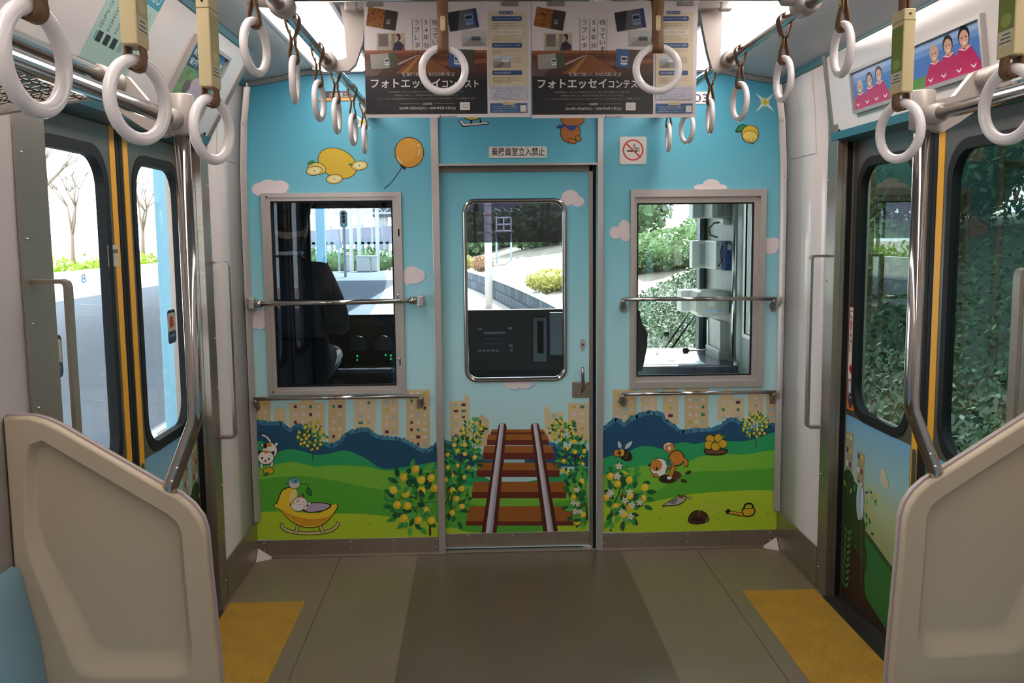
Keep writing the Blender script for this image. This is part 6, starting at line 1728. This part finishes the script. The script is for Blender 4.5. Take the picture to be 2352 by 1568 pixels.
# low white wall with the number 8, hedge and bare trees behind
t = thing('boundary_wall', 'low white wall with a blue number 8 beyond the platform', 'wall', (-11.7, 20, -.07))
wallw = mat('white_wall_paint', '#d9d9d2', .7)
MB().box((-11.85, -10, -.5), (-11.55, 60, .58)).build('wall_body', wallw, t)
c = hX(192, 640, -11.55)
pr = Print(lambda u, v: Vector((-11.55, u, v)), (1, 0, 0), base=.004); pr.text('8', c.y, c.z-.12, .26, '#1f5a86', center=True, flip=1, w=.30); pr.build('number', t)
def leaves(mb, n, fn, size, rng):
    for k in range(n):
        p = fn(); s_ = size*rng.uniform(.6, 1.3)
        a = Vector((rng.gauss(0, 1), rng.gauss(0, 1), rng.gauss(0, 1))).normalized(); b = a.orthogonal().normalized()
        b = (b*math.cos(k)+a.cross(b)*math.sin(k)); c_ = a.cross(b)
        mb.add([p-b*s_, p+c_*s_*.45, p+b*s_, p-c_*s_*.45], [(0, 1, 2, 3)])
def leaf_mat(name, c1, c2):
    if name in MATS: return MATS[name]
    m = mat(name, c1, .7, noise=.0001, nscale=1.3)
    nt = m.node_tree
    mx = [n for n in nt.nodes if n.type == 'MIX'][0]; mx.inputs[6].default_value = (*lin(c1), 1); mx.inputs[7].default_value = (*lin(c2), 1)
    nz = [n for n in nt.nodes if n.type == 'TEX_NOISE'][0]; nz.inputs['Scale'].default_value = 9
    return m
dk_leaf = leaf_mat('dark_evergreen_leaf', '#2a4428', '#5a7442'); md_leaf = leaf_mat('bank_leaf', '#3a5a34', '#7c9458'); yl_leaf = leaf_mat('yellow_green_leaf', '#8f8a38', '#b5a852'); or_leaf = leaf_mat('russet_leaf', '#8a6040', '#b58a62'); hd_leaf = leaf_mat('hedge_leaf', '#6a8a2c', '#a9b84a')
bark = mat('bark', '#7d6f60', .9)
def shrub(name, label, cat, c, rx, ry, rz, m_, n, size, seed, group=None, trunk=0.):
    rg = random.Random(seed); c = Vector(c); t = thing(name, label, cat, tuple(c), group)
    mb = MB()
    def fn():
        v = Vector((rg.gauss(0, 1), rg.gauss(0, 1), rg.gauss(0, 1))).normalized()*rg.uniform(.72, 1.0)
        return c+Vector((v.x*rx, v.y*ry, trunk+rz+v.z*rz))
    leaves(mb, n, fn, size, rg)
    mb.sphere(c+Vector((0, 0, trunk+rz)), 1, sub=2, scale=(rx*.8, ry*.8, rz*.8), jitter=.12, rng=rg)
    mb.build('foliage', m_, t)
    MB().tube([c-Vector((0, 0, .15)), c+Vector((0, 0, trunk+rz*.6))], [max(.03, rx*.07), max(.02, rx*.04)], 8).build('trunk', bark, t)
    return t
t = thing('hedge', 'sunlit yellow-green hedge on top of the white wall', 'hedge', (-12.2, 20, .5))
rg = random.Random(9); mb = MB()
leaves(mb, 5200, lambda: Vector((rg.uniform(-12.9, -12.0), rg.uniform(4, 56), .35+abs(rg.gauss(0, .26)))), .12, rg)
mb.box((-12.7, 4, -.4), (-12.0, 56, .5)); mb.build('foliage', hd_leaf, t)
def bare_tree(c, h, seed, label):
    rg = random.Random(seed); t = thing('bare_tree', label, 'tree', c, 'bare trees behind the hedge'); c = Vector(c); mb = MB()
    def br(p, d, L, r_, k):
        q = p+d*L; mb.tube([p, p+d*L*.5+Vector((rg.uniform(-.05, .05), rg.uniform(-.05, .05), 0))*L, q], [r_, r_*.8, r_*.6], 6)
        if k:
            for j in range(3):
                dd = (d+Vector((rg.uniform(-.7, .7), rg.uniform(-.7, .7), rg.uniform(.0, .5)))).normalized(); br(q, dd, L*rg.uniform(.55, .75), r_*.55, k-1)
    br(c, Vector((0, 0, 1)), h*.32, h*.02, 4); mb.build('branches', bark, t)
for (px, y_, h, sd_, lb) in ((168, 28.5, 4.5, 1, 'bare thin tree in the middle of the near left door window'), (95, 25, 5.5, 2, 'bare tree at the left side of the near left door window'), (330, 36, 5., 3, 'bare tree in the far left door window')):
    p = hX(px, 560, -13.2); bare_tree((p.x, p.y, .2), h, sd_, lb)
# far platform end: signal, posts, boxes, fence
def atp(px, py, Y): return hY(px, py, Y)
t = thing('railway_signal', 'grey four-lamp railway signal with green light on a post', 'signal', tuple(atp(789, 612, 36)))
c = atp(789, 503, 36); sg = mat('signal_grey', '#8b949c', .5)
MB().prism([Vector((c.x+u, 36, c.z+v)) for u, v in rrect(-.14, -.33, .14, .33, .12, 6)], (0, .08, 0)).build('backboard', sg, t)
for k in range(4):
    l_ = MB().lathe([(.062, 0), (.066, -.04), (.058, -.04), (.05, -.01)], (c.x, 36, c.z+.21-.14*k), 16, 'Y').build('hood', cab_dark, t)
    MB().sphere((c.x, 35.995, c.z+.21-.14*k), .05, sub=2, scale=(1, .3, 1)).build('lens', mat('signal_green', '#0a4a3a', .3, emit='#35e0b0', estr=2.) if k == 3 else cab_black, l_)
MB().cyl((c.x, 36.06, -1.1), (c.x, 36.06, c.z+.3), .05).build('post', sg, t)
for i, (x0, y0, x1, y1) in enumerate(((789, 585, 803, 611), (818, 588, 850, 611), (852, 588, 867, 611))):
    A, B = atp(x0, y0, 41.2), atp(x1, y1, 41.2)
    t = thing('trackside_box', 'white trackside cabinet at the far platform end, %s of three' % ('left', 'middle', 'right')[i], 'cabinet', ((A.x+B.x)/2, 41.2, B.z), 'white trackside cabinets')
    MB().box((A.x, 41.2, -.07), (B.x, 41.6, A.z), bev=.05).build('case', box_w, t); MB().box((A.x-.02, 41.18, A.z-.06), (B.x+.02, 41.62, A.z+.02), bev=.02).build('lid', box_w, t)
for i, px in enumerate((808, 826, 868, 779)):
    p = atp(px, 600, 46); t = thing('line_post', 'slim white trackside post, number %s from the left beyond the platform' % ('two', 'three', 'four', 'one')[i], 'post', (p.x, 46, GZ), 'slim white trackside posts')
    MB().cyl((p.x, 46, GZ), (p.x, 46, 3.2 if i < 3 else 1.0), .09 if i < 3 else .05).build('shaft', box_w if i < 3 else sg, t)
    MB().box((p.x-.16, 45.95, 1.9 if i < 3 else .9), (p.x+.16, 46.05, 2.0 if i < 3 else 1.2)).build('cross_arm', box_w if i < 3 else sg, t)
t = thing('slat_fence', 'pale slatted fence and girder far behind the platform end', 'fence', (-9, 62, GZ)); mb = MB()
MB().box((-13.5, 61.9, .95), (-4, 61.98, 1.1)).build('top_rail', sg, t)
for k in range(24): MB().box((-13.4+k*.4, 61.9, -.6), (-13.2+k*.4, 61.95, 1.35)).build('slat', sg, t)
for k in range(3):
    p = atp(700+70*k, 570, 58); shrub('far_shrub', 'grey-green shrub by the far fence, %s of three' % ('left', 'middle', 'right')[k], 'shrub', (p.x, 58, -1.0), 2.4, 1.2, .9, md_leaf, 500, .16, 60+k, 'shrubs by the far fence')
# gantry over the tracks
t = thing('signal_gantry', 'white lattice gantry beam above the far tracks', 'gantry', (-8, 64, GZ))
for z in (2.95, 3.45): MB().box((-14, 63.9, z), (-4, 64.0, z+.1)).build('chord', box_w, t)
for k in range(20):
    x = -14+.5*k; MB().tube([(x, 63.95, 3.0 if k % 2 else 3.5), (x+.5, 63.95, 3.5 if k % 2 else 3.0)], .035, 6).build('brace', box_w, t)
for x in (-13.8, -4.2): MB().box((x-.1, 63.9, GZ), (x+.1, 64.1, 3.5)).build('leg', box_w, t)
# rails and sleepers
def track_thing(off, label):
    t = thing('railway_track', label, 'track', (off, 20, GZ), 'railway tracks'); yy = [6+2.2*k for k in range(26)]
    for s in (-.535, .535):
        rows = []
        for dx, dz in ((-.035, 0), (-.035, .15), (.035, .15), (.035, 0)): rows.append([Vector((xt(y)+off+s+dx, y, GZ+.02+dz)) for y in yy])
        MB().grid(rows, False).build('rail', mat('rusty_rail', '#7a5648', .5, .6), t)
    for k in range(90):
        y = 6+.62*k; MB().box((xt(y)+off-1.0, y-.11, GZ), (xt(y)+off+1.0, y+.11, GZ+.05)).build('sleeper', concrete, t)
track_thing(0, 'railway track curving away ahead of the cab')
# bank on the right with its low stone wall
def bank_z(s, Y):
    k = min(1, max(0, (Y-17)/9.))
    near = [(2.5, -.38), (3.3, .15), (4.6, .95), (6.0, 1.55), (9.5, 1.75), (20, 2.1), (60, 3)]
    far = [(2.5, -.38), (3.5, -.25), (6, .1), (9, .7), (13, 1.3), (22, 2.1), (60, 3)]
    def ev(t):
        for (a, za), (b, zb) in zip(t, t[1:]):
            if s <= b: return za+(zb-za)*(s-a)/(b-a)
        return t[-1][1]
    return ev(near)*(1-k)+ev(far)*k
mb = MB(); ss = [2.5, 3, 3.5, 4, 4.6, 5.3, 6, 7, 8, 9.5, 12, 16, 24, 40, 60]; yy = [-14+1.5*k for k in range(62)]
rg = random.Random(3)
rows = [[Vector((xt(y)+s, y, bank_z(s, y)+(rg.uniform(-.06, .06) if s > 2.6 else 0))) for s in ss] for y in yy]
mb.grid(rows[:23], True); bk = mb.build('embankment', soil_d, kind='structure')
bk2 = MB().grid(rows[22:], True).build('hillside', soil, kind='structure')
mb = MB(); mb.grid([[Vector((xt(y)+2.5, y, -.36)), Vector((xt(y)+2.42, y, GZ))] for y in yy], False)
stone = mat('dark_wall_stone', '#39424c', .85, noise=.25, nscale=3)
wl_ = mb.build('stone_wall', stone, kind='structure')
MBcache = []
for k in range(3):
    m = MB().box((-.05, -.44, -.17), (.02, .44, .17), bev=.03); MBcache.append(m)
proto_st = [MBcache[k].build('wall_stone', mat('wall_stone_%d' % k, ('#333e4a', '#414c58', '#2a3440')[k], .85, noise=.2, nscale=4), wl_) for k in range(3)]
first = [True]*3; cnt = 0
for r_ in range(2):
    y = 14+.45*r_
    while y < 50 and cnt < 160:
        k = rg.randrange(3); o = proto_st[k] if first[k] else proto_st[k].copy()
        if not first[k]: COL.objects.link(o)
        first[k] = False
        o.location = (xt(y)+2.44+.04*r_, y, GZ+.2+.38*r_); o.rotation_euler = (0, 0, (y-4)/300.); o.parent = wl_
        y += .93; cnt += 1
MBc = MB()
for y in yy[14:44]: MBc.prism([(xt(y)+2.42, y, -.38), (xt(y+1.48)+2.42, y+1.48, -.38), (xt(y+1.48)+2.72, y+1.48, -.36), (xt(y)+2.72, y, -.36)], (0, 0, .07))
MBc.build('coping', concrete, wl_)
# vegetation on the near bank, one carpet nobody could count
mb = MB(); rg = random.Random(21)
def bankpt():
    y = rg.uniform(-6, 19); s = 2.6+abs(rg.gauss(0, 1.6)); return Vector((xt(y)+s, y, bank_z(s, y)+rg.uniform(-.02, .16)))
leaves(mb, 30000, bankpt, .038, rg)
mb.build('ivy_cover', leaf_mat('ivy_leaf', '#26402a', '#567048'), None, 'dark green ground cover growing over the near bank', 'plants', kind='stuff')
k = 0
names = ['dark bushy shrub on the bank outside the right doors, %s along the bank', 'mid green shrub on the bank ahead, %s along the bank']
ordw = ['first', 'second', 'third', 'fourth', 'fifth', 'sixth', 'seventh', 'eighth', 'ninth']
for i, y in enumerate((-2, 1.4, 4.8, 8.2, 11.6, 15.0)):
    s = 5.7+(i % 2)*.5; shrub('bank_shrub', names[0] % ordw[i], 'shrub', (xt(y)+s, y, bank_z(s, y)-.1), 1.5, 1.65, 1.5, dk_leaf, 5000, .06, 100+i, 'shrubs above the near bank')
for i, y in enumerate((11, 13.5, 16)):
    s = 4.5+.3*(i % 2); shrub('bank_shrub', names[1] % ordw[i], 'shrub', (xt(y)+s, y, bank_z(s, y)-.1), .95, 1.3, .42, md_leaf, 3500, .05, 110+i, 'shrubs on the bank ahead')
for i, (s, y, h) in enumerate(((8.2, -4, 2.6), (8.6, 1, 2.9), (8.4, 6, 2.6))):
    shrub('bank_tree', 'dark evergreen tree above the near bank, %s from the back' % ordw[i], 'tree', (xt(y)+s, y, bank_z(s, y)-.1), 2.0, 2.6, h*.6, dk_leaf, 4500, .09, 120+i, 'trees above the near bank', 1.0)
for i, (s, y) in enumerate(((6.9, 9.5), (7.3, 13.5), (7.8, 18.0))):  # tall trees added to throw shade over the near bank
    shrub('added_shade_tree', 'tall dark evergreen added to shade the near bank, %s ahead of the train' % ordw[i], 'tree', (xt(y)+s, y, bank_z(s, y)-.1), 2.1, 2.3, 3.2, dk_leaf, 4500, .11, 160+i, 'evergreens added for shade beside the cab', 1.6)
for i, (px, y, rz, rx) in enumerate(((1455, 31, .62, 1.25), (1500, 34, .60, 1.1), (1545, 30, .68, 1.2), (1590, 33, .72, 1.15), (1640, 29, .85, 1.2), (1690, 25, .8, 1.1))):
    p = hY(px, 580, y); zg = min(bank_z(p.x-xt(y), y), hY(px, 604, y).z)
    shrub('hillside_shrub', 'sunlit green shrub seen in the right windscreen, %s from the left' % ordw[i], 'shrub', (p.x, y, zg-.1), rx, rx, rz, md_leaf, 2600, .075, 130+i, 'shrubs in the right windscreen', .05)
for i, (x, y) in enumerate(((4.9, 39.), (6.3, 45.))):
    shrub('slope_tree', 'tall tree casting shade on the sunlit slope, %s one' % ('nearer', 'farther')[i], 'tree', (x, y, bank_z(x-xt(y), y)-.1), 1.3, 1.5, 2.4, dk_leaf, 2200, .14, 170+i, 'trees shading the slope', 1.2)
for (px, py, y, rx, rz, m_, nm, lb) in ((1268, 636, 29, .85, .38, yl_leaf, 'clipped_shrub', 'rounded yellow clipped shrub on the sunlit bank ahead'), (1108, 606, 46, .55, .42, or_leaf, 'russet_shrub', 'rounded russet shrub left of the bank path ahead'), (1064, 598, 50, .6, .45, yl_leaf, 'clipped_shrub', 'small yellow green shrub at the left of the door window')):
    p = hY(px, py, y); zg = bank_z(p.x-xt(y), y); shrub(nm, lb, 'shrub', (p.x, y, min(zg, p.z)-.05), rx, rx*.9, rz, m_, 1500, .06, int(px))
for i, (px, y, rx, rz) in enumerate(((1040, 66, 3.4, 1.5), (1120, 70, 3.2, 1.7), (1190, 68, 2.6, 1.4), (1255, 60, 3.2, 1.6), (1330, 58, 3.4, 2.0), (1410, 56, 3.6, 2.3))):
    p = hY(px, 560, y); shrub('far_tree', 'distant dark green tree beyond the sunlit bank, %s from the left' % ordw[i], 'tree', (p.x, y, bank_z(max(2.5, p.x-xt(y)), y)-.6), rx, 2.2, rz, dk_leaf, 1500, .26, 140+i, 'distant trees ahead', .2)
# fence and footbridge above the bank
t = thing('panel_fence', 'grey panel fence climbing the hillside ahead', 'fence', (2, 74, 1.5)); pm = mat('fence_panel_grey', '#9a95a0', .6)
for k in range(34):
    x = -14+k*.8; z = 1.2+(x+3)*.05
    MB().box((x, 74, z), (x+.74, 74.06, z+1.25)).build('panel', pm, t)
for k in range(12): MB().cyl((-14+k*2.4, 74.1, .2), (-14+k*2.4, 74.1, 2.7+(-11+k*2.4)*.05), .06, 8).build('post', sg, t)
t = thing('footbridge', 'dark footbridge beam above the hillside fence', 'bridge', (0, 80, 2.9))
MB().box((-9, 80, 3.05), (16, 82, 4.25)).build('deck', mat('bridge_dark', '#55525a', .7), t)
for x in (-8.4, 15.4): MB().box((x-.5, 80.2, -1), (x+.5, 81.8, 3.1)).build('pier', concrete, t)
p = hY(1123, 692, 33.7)
t = thing('catenary_pole', 'white banded concrete line pole ahead of the cab', 'pole', (p.x, 33.7, GZ))
MB().cyl((p.x, 33.7, GZ), (p.x, 33.7, 8.5), .135, 18).build('shaft', mat('white_pole', '#d5d2cc', .6), t)
for k in range(7): MB().lathe([(.137, 0), (.145, .01), (.145, .05), (.137, .06)], (p.x, 33.7, 1.2+.32*k), 18).build('band', mat('pole_band_red', '#a5746a', .6) if k == 3 else sg, t)
t = thing('access_platform', 'small white railed landing on the hillside ahead', 'landing', tuple(hY(1158, 530, 52)))
A, B = hY(1140, 500, 52), hY(1174, 530, 52); ww = mat('white_rail_paint', '#cfcfd4', .5)
for x in (A.x, (A.x+B.x)/2, B.x): MB().cyl((x, 52, B.z), (x, 52, A.z), .04, 8).build('rail_post', ww, t)
for z in (A.z, (A.z+B.z)/2, B.z): MB().cyl((A.x, 52, z), (B.x, 52, z), .04, 8).build('rail_bar', ww, t)
MB().box((A.x-.1, 51.6, B.z-.06), (B.x+.1, 52.6, B.z)).build('deck', concrete, t)
for s in (A.x, B.x): MB().cyl((s, 52.3, GZ), (s, 52.3, B.z), .05, 8).build('leg', sg, t)
